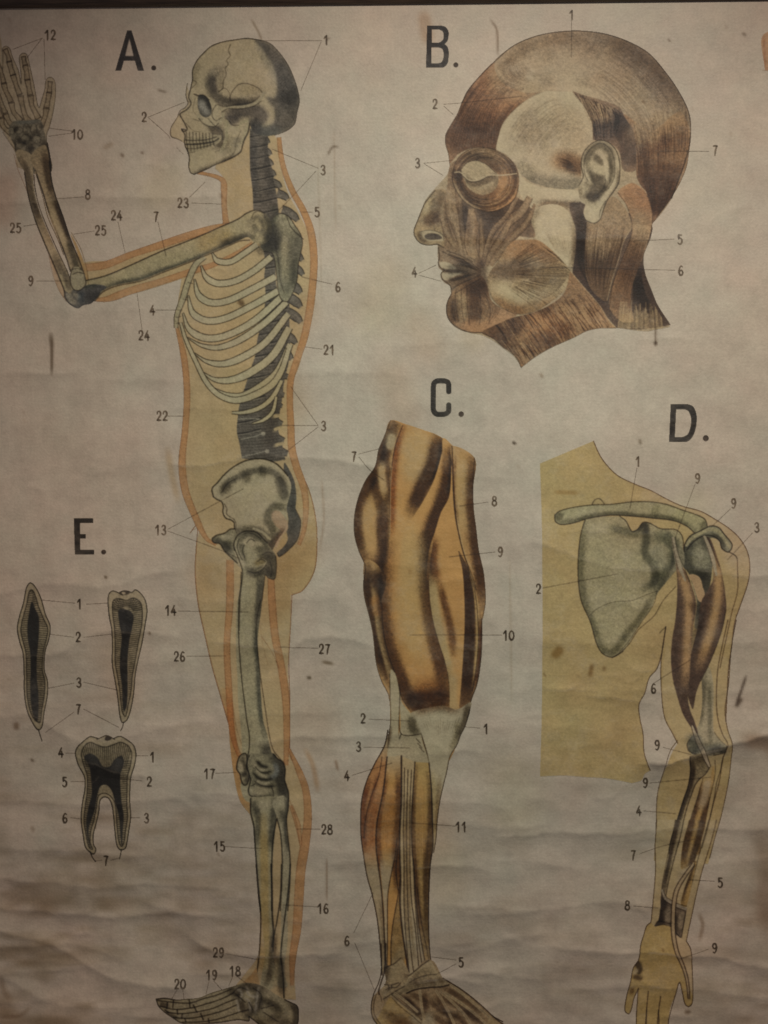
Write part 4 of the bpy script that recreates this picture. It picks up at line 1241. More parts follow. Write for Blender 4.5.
line("240,520 212,460 205,380 225,300 270,235 340,200 400,220 450,290 470,400 460,500 410,590", .7, (.3, .26, .22), .6)
line("385,470 385,550 350,610 300,650", .7, (.3, .26, .22), .6)
line("390,690 350,760 335,830", .8, (.3, .26, .22), .6)

# ================================================================== figure C: the leg of muscles
GAIN.update(soft=1.0, hatch=1.0, more=1.0)
FIG_C = part("muscle_leg_figure")
OCH = (1.04, .83, .53)
OCL = (1.02, .88, .64)
DB = (.36, .28, .22)
DB2 = (.30, .23, .19)
PALE = (.93, .92, .82)
view(340, 410, v4)
# whole outline first: thigh
THI = fill("215,45 280,60 370,90 440,120 500,165 575,205c 570,260 567,320 570,420 580,500 592,600 612,690 620,768 620,830 610,880 606,900c 608,960 600,1060 590,1150 560,1240c 545,1300 520,1350 490,1450 465,1500c 300,1500 215,1500c "
           "212,1240 205,1210 175,1150 155,1080 140,950 125,880 105,800 100,740 108,670 80,600 62,530 62,450 80,370 110,300 150,240 165,170 190,110", OCH)
TM_ = pmask(THI)
soft("640,0 640,10", 1, 1, (1, 1, 1), 0)
part("thigh_muscle", FIG_C, "front thigh muscle bulging at the left edge, pale centre")
M = pmask(fill("215,45 250,55 268,70 235,150 215,260 212,400 213,520 210,600 205,720 180,768 130,768 108,670 80,600 62,530 62,450 80,370 110,300 150,240 165,170 190,110", (.99, .82, .55)))
soft("215,50 180,150 150,260 100,350 75,450 80,550 115,650", 8, 2.6, DB, .95, M)
soft("240,60 200,170 190,220 205,300 210,420", 5, 2.2, DB, .85, M)
soft("185,430 180,520 175,620 150,700", 7.5, 2.4, (.38, .32, .32), .95, M)
soft("150,290 160,370 180,430", 6, 2, DB, .8, M)
soft("110,680 150,730 200,740", 9, 3, DB2, .95, M)
soft("220,110 215,160", 5, 2, (.97, .92, .78), .9, M, 'set')
soft("180,230 178,280 190,360", 4, 1.6, (1.0, .88, .66), .9, M, 'set')
soft("130,390 120,470 130,560 140,620", 7, 2.5, (1.02, .86, .60), .9, M, 'set')
part("thigh_muscle", FIG_C, "long outer thigh muscle, ochre with a dark slanting hollow")
M = pmask(fill("268,65 340,80 440,125 430,200 400,300 360,380 310,460 280,510 260,620 250,768 200,768 205,640 213,520 213,420 215,300 225,200 240,130", OCH))
soft("320,110 330,200 320,280", 12, 7, (1.02, .90, .66), .85, M, 'set')
soft("262,70 238,150 222,260 217,400 216,520", 4.5, 2.2, (.62, .42, .26), .85, M)
soft("420,120 400,220 350,330 310,430", 8, 3, DB2, .95, M)
soft("440,125 425,230 390,330", 3, 1.4, DB2, .8, M)
line("268,65 240,140 222,230 214,330 213,440 212,540", .8, (.25, .18, .12), .8)
line("222,240 216,330 215,440 212,540", .7, (1.05, .98, .8), .7, 'set', None, False)
part("thigh_muscle", FIG_C, "diagonal thigh band between two dark hollows")
M = pmask(fill("440,120 478,155 475,250 465,370 430,440 405,520 380,600 370,700 375,768 250,768 260,620 275,510 310,465 360,390 410,280 435,200", OCH))
soft("468,190 462,300 440,380 400,480 370,560 350,660 350,768", 8, 3, DB2, .95, M)
soft("475,160 478,260 468,360", 3, 1.4, DB2, .7, M)
soft("290,560 280,660 270,768", 10, 8, (1.0, .86, .62), .7, M, 'set')
part("thigh_muscle", FIG_C, "rear thigh muscle with a dark back edge")
M = pmask(fill("478,155 575,205 570,320 570,420 580,500 592,600 612,690 620,768 620,830 606,900 590,890 585,800 560,720 530,620 505,540 490,450 482,360 480,250", (.98, .80, .54)))
soft("575,215 562,300 560,400 572,500 590,620 605,720 612,830", 7, 3, DB, .95, M)
soft("510,190 515,300 510,420 530,520", 6, 3, (1.0, .88, .64), .7, M, 'set')
soft("488,200 486,350 500,480", 1.2, 1.0, (.5, .36, .22), .8, M)
line("478,155 482,300 490,430 505,520 530,620 560,700 580,768", 1.1, (.25, .18, .12), .9)
line("487,160 492,330 500,450 515,540 535,620 570,690", .7, (1.0, .94, .76), .6, 'set', None, False)
view(340, 560, v4)
part("thigh_muscle", FIG_C, "narrow inner strip at the lower left of the thigh")
M = pmask(fill("108,0 160,20 195,100 175,180 180,270 200,380 235,480 250,560 255,600 212,600 205,560 175,500 155,440 140,300 125,240 105,160 100,90", (.99, .84, .60)))
soft("115,20 112,100 140,240 160,380 190,500", 4.5, 1.8, DB2, .95, M)
soft("140,60 175,130 190,200", 7, 3, DB2, .9, M)
soft("160,300 190,440 215,540", 2.5, 1.5, (.5, .38, .26), .7, M)
soft("148,130 160,220 175,330 200,420 225,520", 3.4, 1.4, (1.0, .90, .68), .9, M, 'set')
soft("150,160 160,230", 4, 2, (.98, .74, .46), .8, M, 'set')
part("thigh_muscle", FIG_C, "broad central muscle curving down to the knee, dark at its lower end")
M = pmask(fill("205,-90 380,-90 378,0 378,90 385,180 400,270 425,360 450,440 465,520 468,600 465,640 400,630 330,660 300,640 265,590 240,500 205,400 185,300 178,200 180,120 200,40", OCH, 0.0))
soft("205,-60 198,20 190,130 195,250 215,370 250,480 290,580 340,620", 7, 3.2, DB, .95, TM_)
soft("358,-90 360,0 365,120 380,240 400,340 430,450 450,560", 8, 3, DB, .95, TM_)
soft("300,605 380,605 450,595", 12, 4.5, (.38, .30, .24), .95, M)
soft("350,560 420,550", 8, 6, (.68, .54, .42), .7, M)
soft("240,-80 230,40 235,200 255,330 300,450 350,500", 5, 4, (.98, .74, .44), .6, TM_, 'set')
soft("290,-150 300,-60 300,40 295,180 310,300 340,420", 9, 7, (1.03, .89, .62), .8, TM_, 'set')
line("178,180 185,300 205,400 240,500 265,590 290,630 320,670", .8, (.25, .18, .12), .7)
line("380,90 385,180 400,270 425,360 450,440 465,520 468,600", .8, (.25, .18, .12), .6)
part("thigh_muscle", FIG_C, "long tapering back muscle down to the outer knee")
M = pmask(fill("405,-150 465,-190 490,-100 520,-10 530,80 532,200 528,340 520,460 515,560 500,660 470,640 468,600 465,520 450,440 425,360 400,270 385,180 380,90 385,0 395,-60", OCH, 0.0))
soft("420,100 455,220 478,330 480,400", 3, 1.8, (.45, .34, .22), .85, M)
soft("388,60 410,250 440,380 470,500", 5, 2.5, (.98, .90, .68), .9, M, 'set')
soft("400,-80 395,0 410,80", 4, 2.4, (.45, .32, .22), .8, M)
soft("478,500 475,600 490,650", 6, 3, (1.0, .92, .72), .7, M, 'set')
part("thigh_muscle", FIG_C, "dark tendon edge along the back of the thigh")
M = pmask(fill("505,-40 530,0 560,60 590,180 606,250 606,330 600,440 585,530 560,600 550,660 520,700 505,700 515,560 525,420 532,280 530,140 522,40", (.80, .64, .44)))
soft("520,-30 545,100 552,220 550,360 545,500 535,620", 8.5, 2, (.33, .25, .19), .97, M)
soft("545,0 575,120 585,220 588,340 580,450 570,540", 1.6, .9, (.97, .84, .58), .95, M, 'set')
soft("600,260 602,350 592,470 575,540", 2.4, 1, (.42, .28, .2), .9, M)
line("545,30 575,130 588,250 590,360 580,470 565,560", .8, (.25, .17, .12), .8)
line("606,250 606,340 600,440 585,530 560,600 550,660 530,710 515,740", 1, (.25, .19, .15), .8)
view(340, 410, v4)
line("575,205 570,260 567,320 570,420 580,500 592,600 612,690 620,768 620,830 606,895", .8, (.3, .22, .18), .7)
line("215,45 190,110 165,170 150,240 110,300 80,370 62,450 62,530 80,600 108,670 100,740 105,800 125,880 140,950 155,1080 175,1150 205,1210 212,1240", .8, (.25, .18, .14), .7)
# knee
part("knee_tendon", FIG_C, "white tendon over the outer knee")
view(340, 700, v4)
KT = fill("325,45 370,35 440,25 500,40 560,10 550,60 535,110 515,150 500,190 470,240 455,310 440,370 425,440 415,520 410,600 400,650 392,560 392,440 385,340 375,250 350,160 325,100 300,60", (.96, .95, .86))
M = pmask(KT)
soft("550,20 535,100 510,160", 4, 1.8, (.42, .38, .32), .9, M)
soft("505,95 500,150 475,220", 2, 2, (.62, .6, .52), .7, M)
soft("322,45 380,28 440,22 500,38", 3, 3.5, (.55, .42, .32), .75, M)
hatch("330,50 350,90 380,160", "540,40 520,90 480,180", 16, .5, (.5, .45, .38), .4, M, rag=.4)
soft("390,320 400,440 405,600", 3, 2.5, (.86, .80, .62), .7, M)
soft("425,330 420,440 412,560", 1.6, 1.4, (.62, .54, .42), .6, M)
line("555,40 535,110 515,150 500,190 470,240 455,310 440,370 425,440 415,520 410,590 400,650", 1, (.28, .22, .16), .85)
line("300,60 325,100 350,160 375,250 385,340 392,440 394,540", 1.4, (.28, .22, .16), .85)
part("kneecap", FIG_C, "pale boxed kneecap and ligament")
KC = fill("256,-30 264,10 300,55 328,95 345,140 352,175 375,250 380,300 262,300 262,240 250,190 250,150 258,120 256,40", (.90, .88, .77))
line("256,-30 254,20 252,100 262,145 300,152 345,145", 1, INK, .8)
line("262,145 248,180 258,240 264,300", 1.1, INK, .8)
soft("305,80 310,120 325,140", 4, 2, (.42, .40, .34), .8)
for a, b in ((335, 185), (342, 205), (350, 222)):
    line("%g,%g %g,%g" % (a - 10, b - 20, a + 8, b), 1, INK, .6)
fill("216,-130 236,-112 252,-40 254,10 252,60 250,150 262,300 200,300 165,290 195,200 215,100 214,0", (.93, .91, .80))
line("212,-110 214,0 215,100 195,200 165,290", .8, INK, .75)
soft("212,120 200,180 175,250", 2.4, 1.2, (.35, .27, .2), .8)
line("256,-60 252,60 250,150", .7, INK, .4)
# calf
view(0, 0, 1)
OUT_ = "388,730 384.5,745.7 375,763 367,780 362,798 360.6,817 361,836 363.4,854 367,876 372,894 377,918 380,945 382,975"
LN2 = "387,757 384,785 381,802 377,822 376,845 378,864 381,886 383,908 384.5,938 386,968"
LN3 = "397,838 395,856 392,870 388,894 387.5,918 387.5,943 387,968"
LN4 = "400,880 398,896 395.7,908 392.4,928 391,945 391,966"
LN5 = "401.4,756 401.4,798 399.8,831 399.8,855 400.6,880 400,901 402,928 405.6,953 409,978"
LR1 = "415,762 413,790 411.5,817 412,850 414,868 415.5,894 418.7,926 425,962"
LR2 = "429,763 431.4,789 432.3,817 433,845 430.5,864 429.5,880 429,894 428.6,923 430,953 433,972"
EDG = (.24, .17, .12)
PTD = (.91, .87, .75)
part("calf_muscle", FIG_C, "rust orange calf muscle at the left edge")
MA_ = pmask(between(OUT_, LN2, (.92, .69, .45)))
soft("368,782 363,805 362,825 365,850", 2.6, 1.5, (.50, .32, .2), .75, MA_)
soft("378,775 371,800 366,820 365,838", 1.2, 1.0, (.45, .28, .18), .6, MA_)
soft("376,800 372,825 372,848", 3, 2.5, (.88, .60, .36), .8, MA_, 'set')
ramp(MA_, (372, 842), (374, 874), PTD, .95)
ramp(MA_, (388, 768), (390, 742), (.90, .88, .77), .8)
soft("381,900 384,940 386,970", 1.2, 1.4, (.6, .52, .42), .5, MA_)
hatch("375,790 366,830 368,860", "383,790 374,830 377,860", 7, .5, (.45, .28, .18), .35, MA_)
line("382,757 379,775 371,797 366,817 364,838", .8, EDG, .75)
line(OUT_, 1.2, EDG, .9)
part("calf_muscle", FIG_C, "ochre calf muscle beside the shin, tapering into a tendon")
MB1 = pmask(between(LN2, LN5, (.99, .79, .47)))
soft("386,775 382,800 379,825 379,850 382,880", 2.4, 1.4, (.46, .31, .2), .8, MB1)
soft("400,772 399,805 397,832 396,860 398,890", 4.0, 1.8, (.38, .28, .19), .85, MB1)
soft("391,795 388,825 387,850", 5, 3.5, (.97, .71, .38), .7, MB1, 'set')
ramp(MB1, (392, 785), (393, 755), (.92, .88, .76), .9)
MT_ = pmask(np.vstack([crv("379,840 380,864 382,886 384,908 385,938 386,968"), crv(LN3)[::-1]]))
ramp(MT_, (385, 845), (385, 876), PTD, .95)
MU_ = pmask(np.vstack([crv(LN4), crv("400,880 400,901 402,928 405.6,953 404,966")[::-1]]))
ramp(MU_, (398, 885), (398, 905), (.76, .64, .42), .9)
soft("403,950 398,960 390,966", 4, 3, (.8, .74, .6), .7, MU_, 'set')
hatch("388,790 382,830 384,860", "398,790 394,830 396,860", 8, .5, (.5, .34, .2), .35, MB1)
for t_ in (LN3, LN4, "398,846 396,870 398,890"):
    line(t_, 1.0, EDG, .8)
line(LN2, 1.4, EDG, .9)
part("shin_tendon", FIG_C, "pale cords running down the front of the shin to the ankle")
MC_ = pmask(between(LN5, LR1, (.95, .89, .72)))
ramp(MC_, (408, 880), (410, 930), (.90, .87, .76), .8)
for t_ in ("404.5,768 404,805 403.3,831 404,864 404,901 405.6,933 409,972", "408,770 407,805 406.6,831 407,880 408.8,926 411.7,958 414,974", "411.5,770 410,805 410,831 410,864 411.5,900 415.5,930 419,970", "412,838 413.5,870 415,901 418,935 422,966"):
    line(t_, .95, EDG, .85)
for t_ in ("406,800 405,850 405.5,900 409,950", "409,800 408.4,850 409,900 414,955"):
    soft(t_, .7, .7, (.62, .54, .42), .5, MC_)
line(LN5, 1.7, EDG, .92)
part("calf_muscle", FIG_C, "olive ochre muscle at the right of the shin")
MD_ = pmask(between(LR1, LR2, (.95, .84, .56)))
soft("415,768 413,795 412,820 413,850 415,880 418,912 424,948", 3.0, 1.5, (.36, .26, .18), .85, MD_)
soft("430,775 432,800 431,830 428,860 427.5,900 428,940 430,960", 4.4, 1.8, (.36, .29, .2), .85, MD_)
soft("421,780 421,820 420,855", 4, 3, (.97, .80, .48), .7, MD_, 'set')
ramp(MD_, (424, 900), (425, 950), (.84, .74, .54), .6)
hatch("416,780 414,830 417,890 424,945", "428,780 430,830 427,890 429,945", 9, .5, (.45, .33, .2), .4, MD_)
line("417,888 421,920 427,950 429,962", .9, EDG, .6)
line(LR1, 1.1, EDG, .85)
line("429,763 431.4,789 432.3,817 433,845 430.5,864 429.5,880 429,894 428.6,923 430,953 433,970 439,980 447,988 469,1003 486,1013 503,1022", 1.2, EDG, .9)
GAIN.update(soft=.72, line=1.1)
part("foot_top", FIG_C, "foot seen from the side with fanning tendons")
view(340, 944, 768 / 90)
FT2 = fill("380,180 390,330 330,400 290,440 270,500 270,590 300,660 400,768 900,768 1400,768 1440,720 1330,640 1200,520 1050,400 950,330 880,290 800,150 720,140 600,260", (.78, .70, .56))
M = pmask(FT2)
fill("395,205 470,170 520,130 560,180 590,260 560,340 480,400 380,470 370,460 330,440 375,330", (.82, .76, .62), own=False)
soft("400,200 370,330", 3, 2, (.34, .28, .22), .9, M)
soft("540,140 570,220 580,280", 3, 2, (.36, .3, .24), .85, M)
fill("320,400 350,420 370,470 360,560 330,640 310,660 280,600 275,500 300,440", (.88, .80, .66), own=False)
fill("360,560 400,490 440,450 520,520 600,590 660,660 700,700 720,768 340,768 310,680", (.90, .80, .54), own=False)
soft("370,590 480,640 640,670", 4, 2.5, (.42, .33, .22), .8, M)
soft("400,700 560,700 700,730", 5, 3, (.62, .5, .34), .7, M)
soft("640,620 680,640 740,650 760,700", 8, 3, (.86, .84, .74), .9, M, 'set')
part("ankle_band", FIG_C, "pale crossed ligament bands over the ankle")
fill("590,270 640,230 700,180 760,140 780,150 830,230 900,310 940,350 870,365 760,370 680,375 600,410 560,420 480,460 440,430 500,380 560,330", (.84, .80, .66))
MB = pmask(crv("590,270 640,230 700,180 760,140 780,150 830,230 900,310 940,350 870,365 760,370 680,375 600,410 560,420 480,460 440,430 500,380 560,330", True))
hatch("590,290 700,210 790,190", "470,450 640,380 900,350", 16, .6, (.4, .33, .26), .5, MB)
line("590,270 640,230 700,180 760,140", 1.0, (.25, .19, .14), .8)
line("590,330 660,290 740,265 810,258", .9, (.25, .19, .14), .6)
line("570,420 640,390 760,372 870,365 945,345", 1.5, (.25, .19, .14), .9)
soft("640,300 660,350", 1.6, 1.2, (.5, .42, .34), .7, MB)
soft("760,290 800,340", 1.6, 1.2, (.5, .42, .34), .7, MB)
soft("840,280 880,330", 1.6, 1.2, (.5, .42, .34), .7, MB)
for t in ("380,345 440,350 500,330", "390,390 430,370 480,370 520,330", "410,350 420,380 400,410", "440,350 440,375 420,400", "370,470 420,440 480,400 550,360", "390,200 460,170 520,120", "400,180 400,210"):
    line(t, 1, (.27, .21, .16), .7)
line("380,440 400,410 450,390", 1.5, (.86, .82, .7), .8, 'set', None, False)
line("390,0 385,100 385,180 375,250 350,330 330,400 335,430", 1.6, (.25, .19, .14), .8)
line("352,0 355,150 350,250 330,330 290,420 270,500 268,590 290,650 330,700", 1.1, (.25, .19, .14), .85)
line("310,430 290,500 290,590 320,650 345,680", .8, (.25, .19, .14), .7)
line("345,440 360,500", .7, (.25, .19, .14), .6)
part("foot_tendon", FIG_C, "thin pale tendons fanning over the foot")
dk = (.27, .2, .14)
for t in ("600,430 700,480 720,600", "560,460 640,560 700,620", "500,430 600,520 680,610"):
    soft(t, 2.5, 1.4, (.45, .35, .25), .8, M)
for t in ("900,380 1000,440 1120,520 1200,580", "860,440 980,520 1100,600 1180,680", "820,450 900,560 960,700", "1040,540 1140,620 1250,690", "760,480 850,560 1000,640", "720,420 740,560", "800,620 900,680 1000,700", "560,480 700,590", "980,600 1080,700"):
    soft(t, 2.4, 1.3, (.40, .30, .2), .85, M)
for t in ("440,440 520,510 620,590 700,660", "470,420 560,490 660,580", "680,400 690,480 700,560 720,640", "820,400 870,480 930,590 980,700 1000,768", "860,410 960,500 1060,600 1120,700 1150,768", "900,420 1050,520 1200,640 1280,720", "945,350 1060,440 1200,560 1330,680 1400,740"):
    line(t, 2.6, (.92, .87, .72), .95, 'set', M, True)
    line(t, .5, dk, .4, clip=M, own=False)
line("440,430 520,500 620,580 700,650", .8, dk, .7)
line("445,460 510,530 620,620 690,680", .8, dk, .6)
fill("1270,640 1400,700 1440,760 1300,760 1260,700", (.86, .80, .64), own=False)
line("880,290 950,335 1050,400 1200,520 1330,640 1440,720", 1.2, dk, .9)

# ================================================================== figure D: the shoulder and arm
GAIN.update(soft=.88, line=1.0)
FIG_D = part("shoulder_arm_figure")
view(530, 430, 768 / 238)
TS = fill("32,108c 205,35c 225,80 250,115 285,148c 340,175 390,195 440,222 490,245 550,262 600,290 645,320 680,355 703,400 708,450 700,500 680,560 660,620 650,700 640,768 635,850 630,940 650,1020 648,1060 640,1130 620,1233 600,1304 575,1400c 400,1390c "
          "405,1330 408,1260 412,1180 430,1110 452,1050 475,1010c 460,980 435,930 425,860 422,770 438,635c 425,720 410,770 385,800 370,850 352,885 355,930 365,980 368,1040 380,1080 388,1098c 370,1110 360,1130 330,1140c 250,1125 180,1120 110,1115 32,1118c 38,900 40,600 38,300", (.95, .88, .66))
fill("470,740 640,740 650,1000 600,1080 470,1060 430,900 440,700", (.99, .94, .78), .5, own=False)
soft("440,200 560,250 660,340 700,440", 22, 8, (1.0, .93, .85), .6, pmask(TS), 'set')
line("205,35 225,80 250,115 285,148 340,175 390,195 440,222 490,245 550,262 600,290 645,320 680,355 703,400 708,450 700,500 680,560 660,620 650,700 640,768 635,850 630,940", .9, (.34, .22, .16), .85)
line("640,392 665,410 668,450 668,520 650,590 635,660 622,720 612,768", .8, (.34, .24, .18), .8)
part("armpit_fold", FIG_D, "thin outline of the armpit fold and ribs side")
line("438,635 428,700 422,770 425,860 435,930 460,980 475,1010", .9, (.34, .25, .18), .85)
line("438,635 418,655", .8, INK, .6)
line("438,635 425,720 410,770 385,800 370,850 352,885 355,930 365,980 368,1040 380,1080 388,1098", .9, (.34, .25, .18), .85)
part("shoulder_blade", FIG_D)
view(530, 430, 768 / 238)
SBL = fill("178,290 200,282 290,280 310,290 325,325 345,320 362,300 385,300 420,318 470,325 490,345 492,390 485,430 440,490 410,530 390,580 360,620 330,670 300,715 265,733 235,722 215,690 195,620 165,550 155,460 158,380 168,320", (.86, .85, .71))
M = pmask(SBL)
soft("172,310 160,400 160,480 175,570 200,640 225,700 260,728", 4, 2.6, (.55, .56, .50), .85, M)
soft("370,310 375,350 372,400 400,440 400,490 370,510", 3.5, 2, (.38, .40, .38), .9, M)
soft("400,345 440,350 465,380 460,430 430,470 400,500", 6, 3, (.46, .50, .48), .9, M)
soft("470,380 460,450 430,500 410,530", 3, 1.6, (.36, .38, .36), .85, M)
soft("410,390 420,430", 7, 4, (.74, .76, .68), .7, M, 'set')
soft("260,315 320,330 360,330", 3, 2.2, (.5, .52, .46), .8, M)
soft("345,320 370,305 375,330", 3, 1.6, (.32, .32, .30), .85, M)
soft("400,530 360,600 310,660 270,715 240,715", 2.4, 1.8, (.5, .5, .42), .8, M)
soft("440,490 480,430 480,380", 3, 2, (.88, .88, .76), .7, M, 'set')
line("290,278 310,295 330,328 350,318 365,298 385,300 420,318 470,322 490,342 495,390 490,400", 1.0, (.28, .24, .18), .85)
line("178,290 165,330 156,400 155,470 165,550 195,620 215,690 235,722 265,733 300,715", 1.0, (.28, .24, .18), .85)
line("410,520 400,560 360,620 320,680 290,715", .8, (.28, .24, .18), .5)
line("470,505 430,550 400,600 350,645 320,690 295,715 265,735", .8, (.32, .26, .2), .75)
line("190,600 220,575 270,555 330,550 380,530 410,520", .7, (.34, .3, .24), .6)
part("collar_bone", FIG_D)
CLB = fill("80,275 95,262 140,250 200,242 260,240 330,232 390,232 440,240 490,258 540,275 565,290 572,320 560,325 530,330 505,310 460,292 400,285 330,278 260,275 190,285 140,300 100,305 82,295", (.86, .87, .73))
M = pmask(CLB)
soft("90,298 140,296 200,280 280,272 360,280 440,285 500,305 530,330", 2.4, 1.5, (.42, .42, .36), .9, M)
soft("88,285 100,270", 3, 1.6, (.45, .44, .38), .8, M)
soft("410,245 400,270", 2.4, 2, (.6, .62, .52), .5, M)
soft("565,295 555,325", 3, 1.6, (.45, .44, .38), .7, M)
line("80,275 95,262 140,250 200,242 260,240 330,232 390,232 440,240 490,258 540,275 565,290 572,320", 1.0, (.28, .24, .18), .85)
line("80,275 82,295 100,305 140,300 190,285 260,275 330,278 400,285 460,292 505,310 530,332", 1.1, (.28, .24, .18), .85)
line("200,240 210,225 225,222 240,238", .9, INK, .7)
view(640, 500, 6)
part("shoulder_joint", FIG_D)
HJ = fill("262,310 270,260 300,215 350,190 390,170 425,155 470,165 500,200 550,265 545,295 525,312 490,290 470,240 420,230 440,300 430,420 420,500 400,600 395,768 330,768 340,620 310,500 290,440 260,400 255,350", (.70, .72, .64))
M = pmask(HJ)
soft("300,240 280,320 280,400 310,430 380,440", 8, 3, (.36, .38, .36), .9, M)
soft("380,230 410,280 420,380", 6, 3, (.36, .37, .36), .9, M)
soft("390,450 400,560 390,700", 12, 3, (.34, .33, .32), .95, M)
soft("350,320 380,370", 9, 4, (.72, .75, .66), .8, M, 'set')
line("275,270 310,230 360,200 420,175 470,190 500,230 535,280", 3.4, (.84, .84, .70), .95, 'set', M, False)
soft("430,205 480,240 500,290", 2, 1.2, (.35, .34, .3), .85, M)
line("262,310 270,260 300,215 350,190 390,170 425,155 470,165 500,200 550,265 545,295 525,312 490,290 475,245 430,215 380,215 320,250 280,300", 1.1, (.25, .2, .16), .9)
fill("290,450 330,448 360,470 375,520 388,570 370,612 350,605 330,550 310,490", (.95, .84, .68), own=False)
line("525,312 560,325 582,350", .8, INK, .6)
fill("220,300 240,280 262,310 260,400 225,420 205,330", (.66, .67, .58), own=False)
view(530, 430, 768 / 238)
part("upper_arm_bone", FIG_D)
view(530, 620, 768 / 238)
UB = fill("555,180 575,150 590,200 590,300 592,360 610,385 632,405 625,425 590,435 540,440 515,425 505,400 520,375 545,330 555,260", (.88, .87, .77))
M = pmask(UB)
soft("560,180 555,260 545,330", 3, 1.5, (.5, .5, .46), .8, M)
soft("578,200 578,300 580,390", 1.4, 1.2, (.55, .56, .52), .8, M)
soft("515,385 530,410 515,420", 5, 2, (.42, .46, .46), .9, M)
soft("560,415 600,410 630,418", 4, 2, (.5, .53, .54), .85, M)
line("520,375 505,400 512,422 540,432", 1, INK, .7)
line("632,405 625,425 590,435", 1.1, INK, .7)
line("592,360 610,385 632,405", .7, INK, .5)
part("arm_outline", FIG_D, "double contour line down the back of the arm")
line("638,0 620,80 605,160 600,250 605,320 620,370 635,400 622,440 610,520 590,600 570,680 550,768", .9, (.34, .25, .18), .8)
line("665,0 650,80 640,200 628,290 635,350 650,400 648,440 640,520 620,620 600,690 580,768", .9, (.34, .25, .18), .8)
line("475,388 452,420 430,490 412,560 408,640 405,768", .9, (.34, .25, .18), .8)
part("upper_arm_muscle", FIG_D, "inner long arm muscle, dark brown with a pale streak")
view(530, 430, 768 / 238)
MA = fill("468,385 480,430 500,455 520,500 535,560 525,640 520,720 515,790 508,850 515,900 530,940 540,980 520,960 495,920 475,860 460,800 455,740 458,680 470,600 475,500 470,430", (.42, .34, .30))
M = pmask(MA)
soft("475,440 500,500 512,560 510,640 505,740 500,820", 1.8, 3.0, (.98, .83, .62), .9, M, 'set')
line("461,350 470,400 482,440 500,485", [3.2, 4.2, 4.2, 2], (.86, .84, .76), .95, 'set', None, True)
line("457,350 466,400 478,450", .6, INK, .7)
line("467,345 478,400 495,440 515,490", .6, INK, .7)
part("upper_arm_muscle", FIG_D, "outer short arm muscle, dark brown with a golden streak")
MB_ = fill("568,345 580,350 600,400 615,450 628,520 632,580 620,640 600,700 575,760 550,810 535,850 525,900 515,880 508,850 515,790 520,720 540,640 550,560 570,520 590,480 585,420", (.40, .32, .28))
M = pmask(MB_)
soft("590,400 605,460 605,540 590,620 570,690 545,760", 1.8, 3.0, (.98, .83, .60), .9, M, 'set')
soft("520,560 545,600 530,700", 4, 2, (.34, .28, .26), .6, None)
line("562,345 574,372 590,420 600,468", [3, 4, 4, 2], (.88, .86, .78), .95, 'set', None, True)
line("558,345 575,390 585,430", .6, INK, .7)
line("572,345 590,390 610,440", .6, INK, .7)
line("632,580 620,640 600,700 575,760 550,810", .8, INK, .6)
# forearm
cur = FIG_D
view(610, 820, 768 / 158)
FL = fill("228,0c 521,0c 490,100 450,240 420,370 385,520 372,590 360,640 200,600 200,505 210,400 220,250 218,120", (.95, .90, .73))
view(620, 700, 768 / 148)
part("forearm_bone", FIG_D, "dark edged forearm bone on the thumb side")
FA = fill("360,290 440,280 465,345 440,390 415,405 390,440 370,490 340,560 322,640 298,740 292,800 255,800 260,740 276,680 303,600 330,510 353,440 362,370", (.72, .68, .55))
M = pmask(FA)
soft("365,300 372,380 350,470 318,560 294,640 272,740", 3.6, 1.3, (.30, .25, .21), .95, M)
soft("400,310 430,300", 3, 2.5, (.5, .46, .4), .7, M)
line("360,290 364,370 352,450 330,520 305,600 280,680 262,740 255,800", 1.0, (.25, .2, .16), .9)
line("415,405 390,440 368,500 345,570 325,650 300,760", 1.0, (.25, .2, .16), .9)
line("465,345 440,385 420,402 410,410", .9, INK, .8)
part("upper_arm_tendon", FIG_D, "pale tendon crossing the elbow")
L, R = strip("372,130 384,165 402,212 425,262 445,308 462,345", [2.0, 3.6, 4.4, 4.6, 4.2, 2.5], (.97, .94, .86), INK, 1, .8, .8)
soft("384,170 402,215 425,265 443,305", .8, .7, (.7, .66, .58), .4)
part("forearm_muscle", FIG_D, "gold streaked forearm muscle")
FMU = fill("420,430 465,400 480,340 490,400 470,500 455,580 440,660 420,740 412,800 335,800 342,720 360,640 385,560 405,490", (.93, .80, .52))
M = pmask(FMU)
soft("415,450 395,540 368,620 350,700 342,790", 4.4, 1.6, (.34, .26, .2), .95, M)
soft("465,500 447,570 425,650 408,740 400,790", 3.4, 1.4, (.34, .26, .2), .95, M)
soft("455,410 440,500 420,560", 4, 1.6, (.95, .90, .78), .9, M, 'set')
line("430,405 410,480 385,560 358,640", .8, INK, .6)
part("forearm_outline", FIG_D, "two thin contour lines down the outer forearm")
line("545,265 530,300 520,360 500,430 490,500 470,600 450,680 425,768", .9, INK, .7)
line("490,310 492,380 475,470 455,560", .8, INK, .6)
soft("460,265 500,255 540,265", 3, 1.4, (.4, .38, .36), .85)
soft("350,215 365,195 400,200 410,250 370,270", 3, 2, (.5, .54, .56), .7)
view(610, 820, 768 / 158)
part("forearm_outline", FIG_D, "lower forearm contour ending at the wrist")
line("228,0 220,120 222,240 212,370 203,460 198,500 180,515", .9, (.34, .25, .18), .85)
line("517,0 490,110 450,240 420,360 395,480 372,590", .9, (.34, .25, .18), .8)
line("480,0 450,110 425,200 400,300 370,420", .9, INK, .7)
part("forearm_bone", FIG_D, "lower part of the dark forearm bone")
M = pmask(fill("320,0c 360,0c 340,90 310,200 285,300 270,370 262,350 250,360 262,280 285,180 305,80", (.80, .76, .62)))
